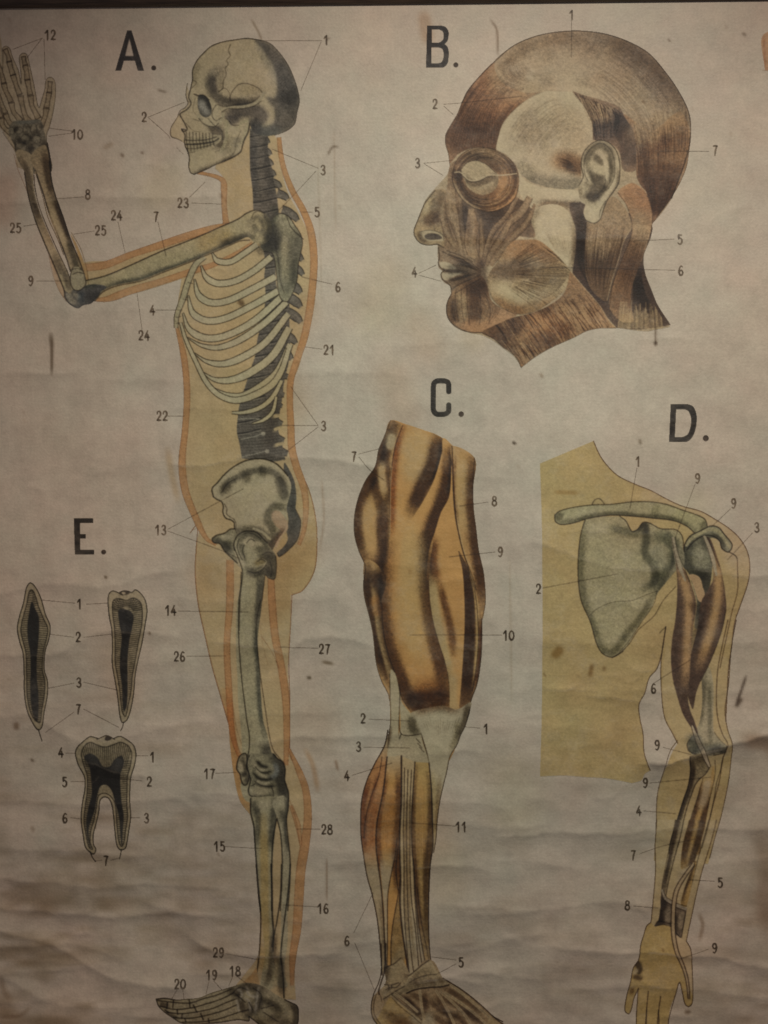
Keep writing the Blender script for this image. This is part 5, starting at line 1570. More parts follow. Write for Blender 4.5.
soft("340,-60 328,0 308,90 288,180 268,280 258,350", 3.0, 1.1, (.30, .24, .2), .95, M)
line("358,0 340,90 312,190 285,300 272,370", .9, INK, .8)
line("318,0 300,90 278,190 258,290 250,360", .8, INK, .7)
part("forearm_muscle", FIG_D, "lower end of the gold streaked muscle running into its cord")
M = pmask(fill("385,0c 460,0c 440,100 415,190 385,270 360,340 345,410 370,420 400,300 420,200 400,210 350,240 345,190 360,90", (.90, .78, .50)))
soft("405,-60 395,0 375,90 355,180 355,215", 4.4, 1.5, (.34, .26, .2), .95, M)
soft("465,-70 450,0 430,90 405,180 380,270 350,360 345,400", 3.6, 1.3, (.28, .22, .18), .95, M)
soft("365,240 340,310", 3, 1.5, (.92, .88, .76), .9, None, 'set')
part("wrist_band", FIG_D, "dark square muscle and grey band above the wrist")
M = pmask(fill("250,360 270,385 300,405 330,420 370,430 365,480 350,560 340,575 320,560 300,525 260,510 218,518 235,490 245,430", (.55, .50, .44)))
soft("255,385 250,440 240,500", 6, 2.2, (.26, .22, .2), .95, M)
soft("310,470 320,540", 4, 2, (.4, .36, .32), .8, M)
soft("280,440 285,490", 3, 2, (.75, .72, .64), .8, M, 'set')
soft("350,450 340,530", 2, 1.4, (.82, .78, .68), .8, M, 'set')
line("255,345 268,380 300,402 335,420 368,432", 3.0, (.78, .77, .72), .95, 'set')
line("250,352 264,388 298,412 332,430 366,442", .8, INK, .7)
line("260,340 272,372 302,392 338,410 372,420", .8, INK, .7)
line("218,518 235,492 262,498 300,510 320,545 345,573 355,530 368,450", .9, INK, .8)
line("218,518 262,512 296,525", 1.2, INK, .8)
part("hand", FIG_D, "ochre hand with fingers pointing down")
HD = fill("198,500 180,515 165,560 150,610 140,680 115,720 100,790 82,860 74,930 92,945 105,925 118,870 138,825 135,870 130,940 128,1000 124,1120 140,1190 165,1190 172,1130 174,1000 178,990 180,1130 186,1230 215,1230 226,1130 232,1000 240,1000 244,1120 252,1190 275,1190 284,1100 284,980 300,900 320,850 338,790 352,840 365,895 383,908 400,890 403,820 400,720 396,650 390,620 372,590 345,575 320,560 300,525 262,512 218,518", (.93, .85, .58))
M = pmask(HD)
fill("372,590 345,575 320,560 325,600 350,680 385,800 400,850 403,800 400,720 396,650 390,620", (1.0, .95, .84), .8, own=False)
for t in ("198,500 180,515 165,560 150,610 140,680 115,720 100,790 82,860 74,930 92,945 105,925 118,870 140,820", "138,825 135,870 130,940 128,1000 124,1120 140,1190 165,1190 172,1130 174,1000 180,920 188,835", "180,920 178,1000 182,1130 188,1230 215,1230 226,1130 232,1000 238,930 248,860", "238,930 240,1000 244,1120 252,1190 275,1190 284,1100 286,980 300,920 320,850 338,790 352,840 365,895 383,908 400,890 403,820 400,720 396,650 390,620 372,590"):
    line(t, .95, (.30, .22, .16), .88)
soft("130,690 145,730 135,745", 3.2, 1.4, (.25, .2, .16), .9, M)
soft("120,745 128,735", 2, 1, (.95, .92, .8), .8, None, 'set')
soft("125,765 148,772", 2, 1.2, (.34, .26, .2), .8)
soft("100,850 115,820", 1.6, 1.2, (.5, .4, .3), .7)
part("hand_tendon", FIG_D, "pale cord running from the forearm over the wrist to the thumb")
L, R = strip("405,215 365,270 325,340 312,400 308,470 310,560 325,640 355,710 375,780 384,870", [3, 3.4, 4, 4, 4, 4, 3.6, 3, 2.6, 1.6], (.90, .84, .70), (.28, .2, .15), 1, 1.0, .9)

# ================================================================== figure E: three teeth
def tooth(label, outer, inner, pulp, vw, ruled):
    f = part("tooth_figure", 0, label)
    view(*vw)
    fill(outer, (.86, .85, .76))
    line(outer, 1.1, (.18, .16, .13), .92, closed=True)
    part("dentine", f)
    P = fill(inner, (.76, .75, .66))
    M = pmask(P)
    ruled(M)
    line(inner, .9, (.18, .16, .13), .85, closed=True)
    part("pulp", f)
    P = fill(pulp, (.17, .18, .19))
    return pmask(P)


def rules1(M):
    for i in range(78):
        y = 350 + i * 9.5
        for a, b in ((85, 150), (140, 215)):
            c = 14 if a == 140 else -14
            line("%g,%g %g,%g" % (a, y - c * .0, b, y + c * .4), .7, (.26, .25, .22), .85, clip=M, own=False)
    soft("90,540 115,680 120,850", 7, 3, (.7, .7, .68), .5, M)
    soft("180,600 180,768 170,900", 5, 3, (.62, .6, .55), .6, M)
v4e = (0, 510, v4)
MP = tooth("pointed tooth cut open, spindle shaped, leftmost of the three",
      "130,310 150,325 175,375 195,445 215,495 210,550 195,600 190,680 203,730 203,790 190,860 180,925 165,938 145,915 118,855 105,780 104,700 100,610 85,560 75,505 85,450 100,400 115,330",
      "136,340 150,360 165,410 185,460 205,505 200,550 188,600 182,680 192,730 190,790 180,850 172,905 150,895 128,850 116,780 114,700 112,610 98,555 90,510 100,455 115,400 125,350",
      "138,390 150,420 165,450 168,500 165,560 158,640 158,720 165,790 165,860 160,905 150,890 136,840 130,760 132,680 130,600 120,550 118,490 125,440 132,400", v4e, rules1)
line("165,935 172,960 180,985", 1.1, (.2, .18, .15), .85)


def rules2(M):
    for i in range(80):
        y = 380 + i * 9
        line("%g,%g %g,%g" % (470, y - 6, 530, y + 4), .7, (.26, .25, .22), .85, clip=M, own=False)
        line("%g,%g %g,%g" % (550, y, 640, y - 14), .7, (.26, .25, .22), .85, clip=M, own=False)
    for i in range(20):
        a = math.pi * (1.1 + .8 * i / 19)
        line("%g,%g %g,%g" % (540 + 30 * math.cos(a), 440 + 30 * math.sin(a), 540 + 90 * math.cos(a), 450 + 100 * math.sin(a)), .7, (.26, .25, .22), .85, clip=M, own=False)
MP = tooth("narrow molar seen edgewise with a long root, right of the spindle tooth",
      "462,400 465,360 480,345 505,352 525,362 545,350 565,350 578,340 600,355 620,385 628,430 620,490 608,560 590,640 578,700 572,770 565,820 553,870 540,898 522,906 512,875 506,825 500,780 490,720 480,660 480,580 478,510 468,460",
      "480,420 485,385 510,378 540,385 570,375 600,395 608,440 604,500 592,560 578,640 565,710 560,770 548,830 536,880 524,866 516,820 511,770 502,710 492,650 492,580 490,510",
      "508,425 550,428 570,450 565,500 552,560 545,640 545,710 545,780 540,840 529,858 523,810 521,750 512,680 515,600 520,540 510,480", v4e, rules2)
fill("512,350 525,345 545,345 558,350 545,360 525,362", (.3, .28, .25), .9)
line("512,350 525,345 545,345 558,350", 1, INK, .8)
fill("520,350 532,350 538,358 525,360", (.95, .93, .85), .9, own=False)
line("528,905 524,925 516,940", 1.1, (.2, .18, .15), .85)
soft("525,480 535,520", 1.5, 1.2, (2.0, 2.0, 1.9), .5, MP)


def rules3(M):
    for i in range(25):
        x = 345 + i * 9.2
        line("%g,%g %g,%g" % (x, 225, x + (455 - x) * .25, 330), .7, (.26, .25, .22), .85, clip=M, own=False)
    for i in range(40):
        y = 305 + i * 9.5
        line("%g,%g %g,%g" % (345, y - 12, 420, y), .7, (.26, .25, .22), .85, clip=M, own=False)
        line("%g,%g %g,%g" % (500, y + 2, 570, y - 4), .7, (.26, .25, .22), .85, clip=M, own=False)
    soft("370,330 372,450 370,560", 5, 3, (.7, .66, .6), .6, M)
ve2 = (0, 690, v4)
MP = tooth("wide molar with two roots and a dark butterfly shaped pulp, lowest of the three",
      "322,270 330,245 355,220 385,198 410,203 440,212 480,208 512,196 540,210 570,235 581,270 575,320 560,370 555,430 555,480 558,540 550,600 542,650 535,675 515,682 500,665 490,600 485,540 478,490 465,462 445,456 428,470 422,520 410,570 398,620 400,660 410,680 400,700 385,692 365,670 355,620 346,550 352,480 362,420 360,370 335,320",
      "348,270 360,240 385,222 420,235 450,242 485,232 515,222 545,235 562,265 558,320 545,370 543,430 542,490 545,540 536,600 530,645 520,668 508,650 500,590 496,530 490,480 470,450 445,440 422,450 412,500 400,560 388,600 385,650 395,680 380,672 368,620 358,560 364,490 372,430 372,370 358,320",
      "360,285 385,270 415,285 440,325 470,325 490,295 520,280 530,310 515,360 515,420 520,480 528,540 524,600 520,665 512,600 508,540 492,480 478,430 455,405 430,410 415,450 405,510 388,560 378,600 382,650 388,685 372,620 368,560 378,500 392,440 388,370 380,320", ve2, rules3)
soft("395,280 405,300", 5, 3, (2.2, 2.2, 2.2), .6, MP)
soft("500,300 500,330", 5, 3, (2.2, 2.2, 2.2), .6, MP)
soft("375,560 372,620", 2, 2, (2.0, 2.0, 1.9), .6, MP)
soft("520,560 520,640", 2, 2, (2.0, 2.0, 1.9), .6, MP)
fill("415,210 435,200 455,193 475,200 485,208 460,220 435,220", (.85, .84, .78))
fill("455,196 478,205 465,215 448,212", (.25, .22, .2), .9, own=False)
line("415,210 435,200 455,193 475,200 490,210", 1, INK, .85)
line("385,690 395,715 407,732", 1.2, (.2, .18, .15), .85)
line("518,680 514,705 510,720", 1.2, (.2, .18, .15), .85)

# ================================================================== a strip of another print at the right border
part("border_print", 0, "narrow orange edge of a further print at the right border")
view(0, 0, 1)
fill("764,34 765,70c 812,74c 812,30c", (.98, .78, .60))
soft("764,36 765,70", .8, .6, (.8, .6, .5), .5)
line("763,70 812,74", .6, BANDL, .4)

# ================================================================== writing
def glyph(ch, x, y, w, h, lw, col, al):
    G = {'0': ["C.5,.03 .92,.25 .92,.75 .5,.97 .08,.75 .08,.25"], '1': [".12,.3 .42,.12 .62,0", "=.62,0 .62,1"],
         '2': [".12,.27 .2,.06 .55,.0 .85,.15 .82,.42 .45,.68 .12,.93", "=.1,.95 .92,.93"], '3': [".14,.16 .4,.0 .8,.1 .78,.38 .48,.47 .86,.6 .88,.86 .5,1 .1,.86"],
         '4': ["=.62,0 .05,.68 .98,.68", "=.68,.38 .68,1"], '5': ["=.88,.03 .25,.03 .2,.42", ".2,.42 .5,.34 .88,.5 .88,.82 .5,1 .1,.86"],
         '6': [".82,.1 .5,.02 .2,.3 .12,.7 .4,.98 .8,.9 .88,.62 .55,.45 .18,.62"], '7': ["=.08,.05 .92,.05", ".9,.05 .6,.42 .42,1"],
         '8': ["C.5,.02 .82,.12 .78,.36 .5,.46 .2,.36 .18,.12", "C.5,.46 .9,.6 .9,.88 .5,.99 .1,.88 .1,.6"], '9': [".18,.9 .5,.98 .8,.7 .88,.3 .6,.02 .2,.1 .12,.38 .45,.55 .82,.38"]}
    for t in G[ch]:
        closed = t[0] == 'C'
        cor = t[0] == '='
        t = t.lstrip('C=')
        P = " ".join("%g,%g%s" % (x + float(q.split(',')[0]) * w, y + float(q.split(',')[1]) * h, 'c' if cor else '') for q in t.split())
        line(P, lw, col, al, closed=closed)


NUMS = [("12", 50, 35), ("2", 144, 117), ("1", 326, 40, 9), ("10", 77, 134.5), ("3", 323, 170), ("8", 88, 194.5), ("23", 183, 203), ("5", 317, 212), ("25", 15.5, 228), ("24", 116.5, 215.5),
        ("7", 156, 216.5), ("25", 100.5, 230.5), ("9", 31, 281), ("6", 338, 287), ("4", 152.5, 310), ("24", 144, 335.5), ("21", 329, 350), ("22", 162, 416), ("3", 323.5, 426), ("13", 160.5, 530),
        ("14", 170.5, 610.5), ("26", 179.5, 656.5), ("27", 324.5, 649), ("17", 209.5, 773.5), ("28", 327, 829), ("15", 219.5, 846), ("16", 323, 908), ("29", 218.5, 952.5), ("18", 235, 971), ("19", 211.5, 975), ("20", 180, 984),
        ("1", 571.5, 15, 9), ("2", 435, 104), ("3", 417.5, 163), ("4", 414.5, 272), ("5", 680, 239.5), ("6", 681, 270.5), ("7", 715.5, 150),
        ("7", 354, 456.5), ("8", 494.5, 501), ("9", 500.5, 552), ("10", 508.5, 635.5), ("1", 486, 729), ("2", 363, 718.5), ("3", 358.5, 746.5), ("4", 347, 775.5), ("11", 461, 827), ("6", 347, 940.5), ("5", 461, 962.5),
        ("1", 638, 461.5), ("9", 697.5, 478.5), ("9", 733.5, 503.5), ("3", 756.5, 527.5), ("2", 538.5, 589), ("6", 653.5, 688.5), ("9", 657, 745), ("9", 645.5, 783), ("4", 639, 811), ("7", 633.5, 855.5), ("8", 627.5, 905.5), ("5", 720, 882.5), ("9", 714.5, 948),
        ("1", 79.5, 604), ("2", 78.5, 637), ("3", 79, 682.5), ("7", 78.5, 709), ("4", 61, 752.5), ("1", 152.5, 757), ("5", 64.5, 782), ("2", 149.5, 781.5), ("6", 65, 818), ("3", 146.5, 818), ("7", 106, 860.5)]
view(0, 0, 1)
LEAD = ["42,38 13,49", "42,38 25,60", "44,39 45,79", "148,117 184,102", "149,118 168,135 170,138", "322,40.5 262,40.5", "321,42 301,90", "72,131 49,128", "72,133 49,136", "318,168 272,149", "316,171 285,204 270,218",
        "84,197 55,199", "192,203 222,204", "190,197 205,182", "303,212 312,212", "24,226 38,224", "94,231 74,234", "118,222 125,252", "158,222 166,256", "37,281 68,281", "332,284 302,277", "156,310 182,310", "142,329 137,292",
        "322,349 306,347", "168,416 184,416", "318,425 291,387", "318,425.5 282,425.5", "318,427 286,452", "168,529 243,489", "168,531 220,550 238,558", "178,611 248,612", "187,656 226,656", "318,648 279,647",
        "216,773 236,772", "320,828.5 297,828.5", "226,846 262,848", "317,906 281,904", "226,953 258,959", "233,976 229,985", "237,976 247,984", "209,981 206,994", "214,981 222,990", "177,990 171,1000", "183,990 184,999",
        "571.5,20 571.5,57", "444,104 468,102 522,96", "444,106 453,114", "424,163 452,160", "425,164 443,175", "419,273 436,265", "419,275 441,281", "674,239 630,241", "675,270 540,267", "709,151 660,151",
        "359,454 378,449", "359,457 370,470 384,480", "488,502 460,506", "495,552 449,557", "502,635 410,635", "480,728 464,727", "369,719 410,721", "364,747 409,748", "352,775 392,763", "455,826 412,823",
        "354,932 373,893", "355,943 374,989", "456,960 432,957", "456,964 435,975", "637,468 630,508", "695,484 675,538", "730,509 711,527", "752,533 727,560", "543,588 617,574", "654,683 690,660", "663,747 690,754",
        "650,783 710,777", "644,811 676,814", "640,854 664,846 695,839", "634,906 658,908", "714,881 689,880", "708,949 680,959", "75,603 43,600", "87,604 108,603", "74,637 50,634", "84,637 111,634", "74,683 49,688", "84,682 118,690",
        "74,712 46,732", "84,709 119,727", "66,753 76,753", "148,755.5 136,755.5", "71,781.5 84,781.5", "142,780.5 110,777", "71,817.5 82,819", "140,817.5 131,817.5", "111,860 119,858", "102,860 95,861"]
for t in LEAD:
    part("leader_line")
    line(t, .66, (.30, .24, .19), .62)
for n in NUMS:
    s, x, y = n[:3]
    h = 9.6 if len(n) < 4 else n[3]
    dark = y > 560
    part("printed_number", 0, "printed number %s" % s)
    w = 4.6
    tot = w * len(s) + 1.6 * (len(s) - 1)
    for i, ch in enumerate(s):
        c = (.32, .27, .21) if dark else (.46, .40, .34)
        glyph(ch, x - tot / 2 + i * (w + 1.6), y - h / 2, w, h, [1.4, 2.1, 1.5], c, .92)

LC = (.19, .18, .20)


def letter(name, polys, lines, dot, lc=LC):
    part("figure_letter", 0, "large black letter " + name)
    for P in polys:
        fill(P, lc, .97)
    for t, w in lines:
        line(t, w, lc, .97)
    fill(" ".join("%g,%g" % (dot[0] + dot[2] * math.cos(a), dot[1] + dot[2] * math.sin(a)) for a in [k * math.pi / 4 for k in range(8)]), (.26, .21, .18), .97)
view(0, 0, 1)
letter("A", ["127,30.2c 131.5,30.2c 144,70.5c 137.6,70.5c 134.7,60.5c 123.8,60.5c 121,70.5c 115,70.5c"], [], (153.6, 67.6, 2.6))
fill("129.3,38c 133.4,55.7c 125.0,55.7c", (1, 1, 1), 1, own=False)
view(410, 15, 7.68)
letter("B", [], [], (352, 382, 20))
def poly_hole(outer, holes, lc):
    A = [crv(outer, True)] + [crv(h, True) for h in holes]
    M = pmask(A[0])
    for h in A[1:]:
        M = M * (1 - pmask(h))
    c = _cov_poly(A[0])
    _apply(c, lc, .97, 'set', M, True)
poly_hole("130,78c 235,78c 275,92 297,125 297,165 288,200 268,222c 290,245 300,290 298,325 290,370 265,398 235,406c 122,404c", ["168,112c 225,112c 250,125 258,150 255,185 230,208 210,212c 168,212c", "166,248c 215,248c 245,258 258,290 256,330 240,362 215,370c 166,370c"], LC)
view(410, 360, 7.68)
letter("C", [], [("298,242c 298,190c 290,170 265,160 235,158 205,162 185,178 180,205c 178,370c 184,395 205,415 240,418 275,412 295,395 298,372c 298,345c", 5.3)], (394, 415, 22), (.19, .19, .19))
view(650, 380, 7.68)
letter("D", [], [], (428, 447, 24), (.19, .18, .18))
poly_hole("158,184c 290,184c 330,200 355,250 360,310 350,380 325,440 285,474 240,477c 145,477c", ["202,224c 265,224c 295,240 312,280 315,320 305,380 285,420 250,437c 192,437c"], (.19, .18, .18))
view(0, 510, v4)
letter("E", ["315,35c 398,35c 398,55c 342,55c 342,102c 367,102c 367,122c 343,122c 343,170c 403,170c 403,190c 320,190c"], [], (443, 179, 11), (.18, .16, .14))

# ================================================================== blemishes and stains of the paper
view(0, 0, 1)
STAIN = np.ones((KH, KW, 3), np.float32)
KEEP, K = K, STAIN
cur = 0
for t, w, s, c, a in [("51,335 52,345 52,375", [3, 1.6, .7], .7, (.45, .40, .34), .7), ("491,20 497,30 498,55", .6, .6, (.55, .48, .42), .6), ("736,704 746,676", 1, .7, (.35, .3, .27), .7), ("736,706 741,699", 2.0, .8, (.42, .37, .33), .7),
                      ("656,327 656,345", .7, .5, (.45, .38, .32), .6), ("656,343 656,344", 2, .6, (.4, .33, .28), .7), ("514,443 515,443.5", 1.6, .5, (.3, .25, .2), .8), ("106,577 106,578", .8, .6, (.4, .34, .26), .6), ("150,633 150,634", 1, .6, (.45, .4, .32), .6),
                      ("323,662 333,664", 1.2, .8, (.55, .5, .42), .7), ("309,678 310,678", 1.6, .7, (.4, .36, .28), .7), ("252,20 260,35 262,42", .6, .6, (.6, .54, .46), .5), ("327,858 327,900", .5, .5, (.62, .52, .44), .55), ("336,760 338,770", .6, .8, (.55, .42, .32), .5),
                      ("306,750 313,765 318,790", 1.2, 1.4, (.92, .78, .64), .55), ("168,450 172,475 178,500", 1.4, 2, (.93, .84, .70), .5), ("322,480 324,520 320,550", .5, .6, (.75, .66, .58), .4), ("700,915 703,925 700,940", 1.2, 1, (.6, .52, .44), .5),
                      ("686,1013 690,1012", 1.6, 1, (.5, .42, .34), .6), ("760,830 768,870 764,900 770,930", 5, 6, (.72, .64, .58), .55), ("745,740 768,745 780,760", 5, 4, (.74, .66, .60), .6), ("424,15 428,40", 5, 3, (.85, .75, .66), .6), ("8,180 2,220", 6, 9, (.90, .80, .76), .5),
                      ("328,155 333,147 338,147", .8, .5, (.5, .44, .38), .6), ("326,40 330,38", .8, .6, (.5, .45, .4), .4), ("158,90 166,92", 1, .6, (.5, .45, .4), .5), ("640,440 641,444", 1, .8, (.5, .45, .38), .5), ("744,34 745,35", 1.4, .8, (.5, .44, .38), .5), ("669,40 670,41", .9, .5, (.5, .42, .36), .5),
                      ("555,492 578,493", 1.6, 1.0, (.8, .70, .56), .5), ("555,655 560,650", 4, 2, (.7, .6, .44), .7), ("592,665 590,676", 1.4, 1.2, (.6, .5, .38), .6), ("318,156 322,300", .4, .5, (.8, .76, .7), .3), ("334,130 336,230", .4, .5, (.78, .72, .66), .35), ("122,155 123,156", 1.2, .7, (.5, .42, .36), .6),
                      ("142,153 143,153", .9, .6, (.5, .42, .36), .6), ("105,148 112,144", 1.2, 1.4, (.75, .68, .6), .4), ("17,725 17,727", 2, 1.4, (.55, .46, .38), .6), ("32,760 33,761", 1, .6, (.4, .34, .28), .6), ("510,560 512,700", .4, .6, (.8, .74, .66), .3), ("0,978 4,992 10,1000", 1.2, 2, (.62, .54, .46), .4), ("30,1008 20,1016 0,1018", .7, 1.2, (.62, .54, .46), .4)]:
    P = crv(t)
    if len(P) < 2:
        continue
    _apply(_cov_line(P, w, s), c, a, 'mul', None, False)
gs = np.random.default_rng(21)
for i in range(60):
    x, y = gs.random() * 790, 8 + gs.random() * 1040
    r = .3 + gs.random() ** 3 * 1.3
    _apply(_cov_line(np.array([(x, y), (x + gs.random() * 2, y + gs.random() * 3)]), r, .4 + gs.random() * .7), (.55, .46, .38), .08 + .4 * gs.random() ** 3, 'mul', None, False)
for i in range(20):
    x, y = gs.random() * 790, 8 + gs.random() * 1040
    _apply(_cov_line(np.array([(x, y), (x + (gs.random() - .5) * 24, y + gs.random() * 40)]), 4 + 16 * gs.random(), 8 + 8 * gs.random()), (.93, .86, .80) if gs.random() < .6 else (.95, .94, .86), .4, 'mul', None, False)
INKC, K = KEEP, KEEP
# broad toning: olive grey in the middle, pinkish brown toward the left and the foot
yy = (np.arange(KH) / S + OY)[:, None]
xx = (np.arange(KW) / S + OX)[None, :]
n1 = vnoise(KH, KW, 260, 300) * .5 + vnoise(KH, KW, 110, 130) * .35 + vnoise(KH, KW, 40, 44) * .2
warm = np.clip(.25 + .75 * np.exp(-((xx + 10) / 170) ** 2) * 1 + .55 * np.clip((yy - 700) / 300, 0, 1) + .35 * np.clip((140 - yy) / 140, 0, 1) + .45 * np.clip((xx - 600) / 150, 0, 1) - .55 * np.exp(-((xx - 430) / 170) ** 2 - ((yy - 520) / 260) ** 2) + .5 * n1, 0, 1.2)
tone = np.stack([1.0 + 0 * warm, .995 - .062 * warm, .95 - .075 * warm], -1).astype(np.float32)
n2 = np.clip(vnoise(KH, KW, 34, 120) * .6 + vnoise(KH, KW, 14, 40) * .4 + .1, 0, 1) * np.clip((yy - 560) / 420, 0, 1) * (.3 + .7 * np.exp(-((xx - 40) / 200) ** 2) + .3 * np.clip((xx - 600) / 160, 0, 1))
n3 = vnoise(KH, KW, 7, 8) * .5 + vnoise(KH, KW, 3, 3) * .5
STAIN *= (1 - n2[..., None] * np.array((.27, .31, .38))).astype(np.float32) * (1 + .022 * n3)[..., None].astype(np.float32)
STAIN *= tone * (1 + .035 * n1)[..., None].astype(np.float32)

# ================================================================== materials
def aged_paper():
    m = bpy.data.materials.new("aged_linen_paper")
    m.use_nodes = True
    nt = m.node_tree
    N, L = nt.nodes, nt.links
    b = N["Principled BSDF"]
    at = N.new("ShaderNodeAttribute"); at.attribute_name = "ink"
    tc = N.new("ShaderNodeTexCoord")

    def noise(sc, det, rough, vec=None):
        n = N.new("ShaderNodeTexNoise")
        n.inputs["Scale"].default_value = sc
        n.inputs["Detail"].default_value = det
        n.inputs["Roughness"].default_value = rough
        L.new(vec or tc.outputs["Object"], n.inputs["Vector"])
        return n

    def ramp(src, lo, hi, a, c):
        r = N.new("ShaderNodeMapRange")
        r.inputs[1].default_value, r.inputs[2].default_value = lo, hi
        r.inputs[3].default_value, r.inputs[4].default_value = a, c
        L.new(src, r.inputs[0])
        return r.outputs[0]

    def mul(x, y):
        k = N.new("ShaderNodeMath"); k.operation = 'MULTIPLY'
        L.new(x, k.inputs[0]); L.new(y, k.inputs[1])
        return k.outputs[0]

    fine = noise(420, 3, .6)
    mott = noise(46, 5, .62)
    big = noise(9, 4, .6)
    # weave of the linen backing
    mp = N.new("ShaderNodeMapping"); L.new(tc.outputs["Object"], mp.inputs[0])
    waves = []
    for d, s in (('X', 95), ('Z', 88)):
        w = N.new("ShaderNodeTexWave"); w.bands_direction = d
        w.inputs["Scale"].default_value = s
        w.inputs["Distortion"].default_value = 5.0
        w.inputs["Detail"].default_value = 2
        w.inputs["Detail Scale"].default_value = .35
        L.new(tc.outputs["Object"], w.inputs[0])
        waves.append(w)
    wv = mul(waves[0].outputs["Fac"], waves[1].outputs["Fac"])
    f = mul(ramp(fine.outputs["Fac"], .3, .7, .93, 1.06), ramp(mott.outputs["Fac"], .3, .7, .91, 1.07))
    f = mul(f, ramp(big.outputs["Fac"], .3, .7, .93, 1.05))
    f = mul(f, ramp(wv, 0, 1, .992, 1.005))
    base = N.new("ShaderNodeVectorMath"); base.operation = 'MULTIPLY'
    base.inputs[1].default_value = PAPER
    L.new(at.outputs["Color"], base.inputs[0])
    sc_ = N.new("ShaderNodeVectorMath"); sc_.operation = 'SCALE'
    L.new(base.outputs[0], sc_.inputs[0]); L.new(f, sc_.inputs["Scale"])
    # slight patches of warmer and cooler paper
    tint = N.new("ShaderNodeMixRGB"); tint.blend_type = 'MULTIPLY'; tint.inputs[0].default_value = 1
    cr = N.new("ShaderNodeValToRGB")
    cr.color_ramp.elements[0].position, cr.color_ramp.elements[0].color = .35, (1.0, .955, .93, 1)
    cr.color_ramp.elements[1].position, cr.color_ramp.elements[1].color = .66, (.975, .99, .955, 1)
    n5 = noise(14, 4, .65)
    L.new(n5.outputs["Fac"], cr.inputs[0])
    L.new(sc_.outputs[0], tint.inputs[1]); L.new(cr.outputs[0], tint.inputs[2])
    L.new(tint.outputs[0], b.inputs["Base Color"])
    rr = ramp(mott.outputs["Fac"], .3, .7, .48, .66)
    L.new(rr, b.inputs["Roughness"])
    b.inputs["Specular IOR Level"].default_value = .35
    bp = N.new("ShaderNodeBump"); bp.inputs["Distance"].default_value = .0006; bp.inputs["Strength"].default_value = .55
    crk = noise(60, 6, .7)
    ad = N.new("ShaderNodeMath"); ad.operation = 'MULTIPLY_ADD'
    L.new(crk.outputs["Fac"], ad.inputs[0]); ad.inputs[1].default_value = 1.3
    L.new(mul(fine.outputs["Fac"], ramp(wv, 0, 1, .5, .62)), ad.inputs[2])
    L.new(ad.outputs[0], bp.inputs["Height"]); L.new(bp.outputs[0], b.inputs["Normal"])
    return m


PAPER = (.584, .538, .472)
paper = aged_paper()


def lattice_mesh(name, px, py, faces, colors, out, mat):
    me = bpy.data.meshes.new(name)
    n = len(px)
    z = height(px, py) + out
    co = np.empty((n, 3), np.float32)
    co[:, 0] = (px - CX) * MM
    co[:, 1] = -z * MM
    co[:, 2] = CZ + (CY - py) * MM
    me.vertices.add(n)
    me.vertices.foreach_set("co", co.ravel())
    m = len(faces)
    me.loops.add(m * 4)
    me.loops.foreach_set("vertex_index", faces.astype(np.int32).ravel())
    me.polygons.add(m)
    me.polygons.foreach_set("loop_start", np.arange(0, m * 4, 4, dtype=np.int32))
    me.polygons.foreach_set("use_smooth", np.ones(m, bool))
    at = me.color_attributes.new("ink", 'FLOAT_COLOR', 'POINT')
    c = np.ones((n, 4), np.float32)
    c[:, :3] = colors
    at.data.foreach_set("color", c.ravel())
    me.materials.append(mat)
    me.update(calc_edges=True)
    return me


def link(name, data, parent=None, **props):
    o = bpy.data.objects.new(name, data)
    COL.objects.link(o)
    if parent is not None:
        o.parent = parent
    for k, v in props.items():
        if v:
            o[k] = v
    return o


chart = link("wall_chart", None, label="old cream coloured anatomical wall chart, creased and stained, hanging from a dark wooden rod", category="wall chart")

# the sheet itself
st = 1.5
gx = np.arange(X0, X1 + .01, st)
gy = np.arange(Y0, Y1 + .01, st)
GX, GY = np.meshgrid(gx, gy)
idx = np.arange(GX.size).reshape(GX.shape)
fc = np.stack([idx[:-1, :-1], idx[1:, :-1], idx[1:, 1:], idx[:-1, 1:]], -1).reshape(-1, 4)
sx = np.clip(((GX - OX) * S).astype(int), 0, KW - 1)
sy = np.clip(((GY - OY) * S).astype(int), 0, KH - 1)
STB = gblur(STAIN, .8)
link("paper_sheet", lattice_mesh("paper_sheet", GX.ravel(), GY.ravel(), fc, (STB[sy, sx] ** 2.2).reshape(-1, 3), 0.0, paper), chart)

# the prints: thin layers of ink and paper colour lying on the sheet
# stacked inks are lifted off black, with glare haze put into their colour
B_ = gblur(INKC, .62)
lum = B_.mean(-1, keepdims=True)
sat = np.full((KH, KW, 1), .92, np.float32)
sat[:int((372 - OY) * S), int((405 - OX) * S):] = .74
B_ = lum + (B_ - lum) * sat
# crayon grain of the lithograph: the tones are made of small irregular grains
gr = np.random.default_rng(9).random((KH, KW)).astype(np.float32) - .5
gr = (gblur(gr, .7) * 3.2 + gblur(gr[:, ::-1], 1.6) * 5.0)[..., None]
dens = np.clip(1 - B_.max(-1, keepdims=True), 0, 1)
B_ = B_ * (1 - gr * .24 * np.clip(dens * (1.2 - dens) * 2.6, 0, .7))
B_ = np.sqrt(np.maximum(B_, 0) ** 2 + .17 ** 2) / math.sqrt(1 + .17 ** 2)
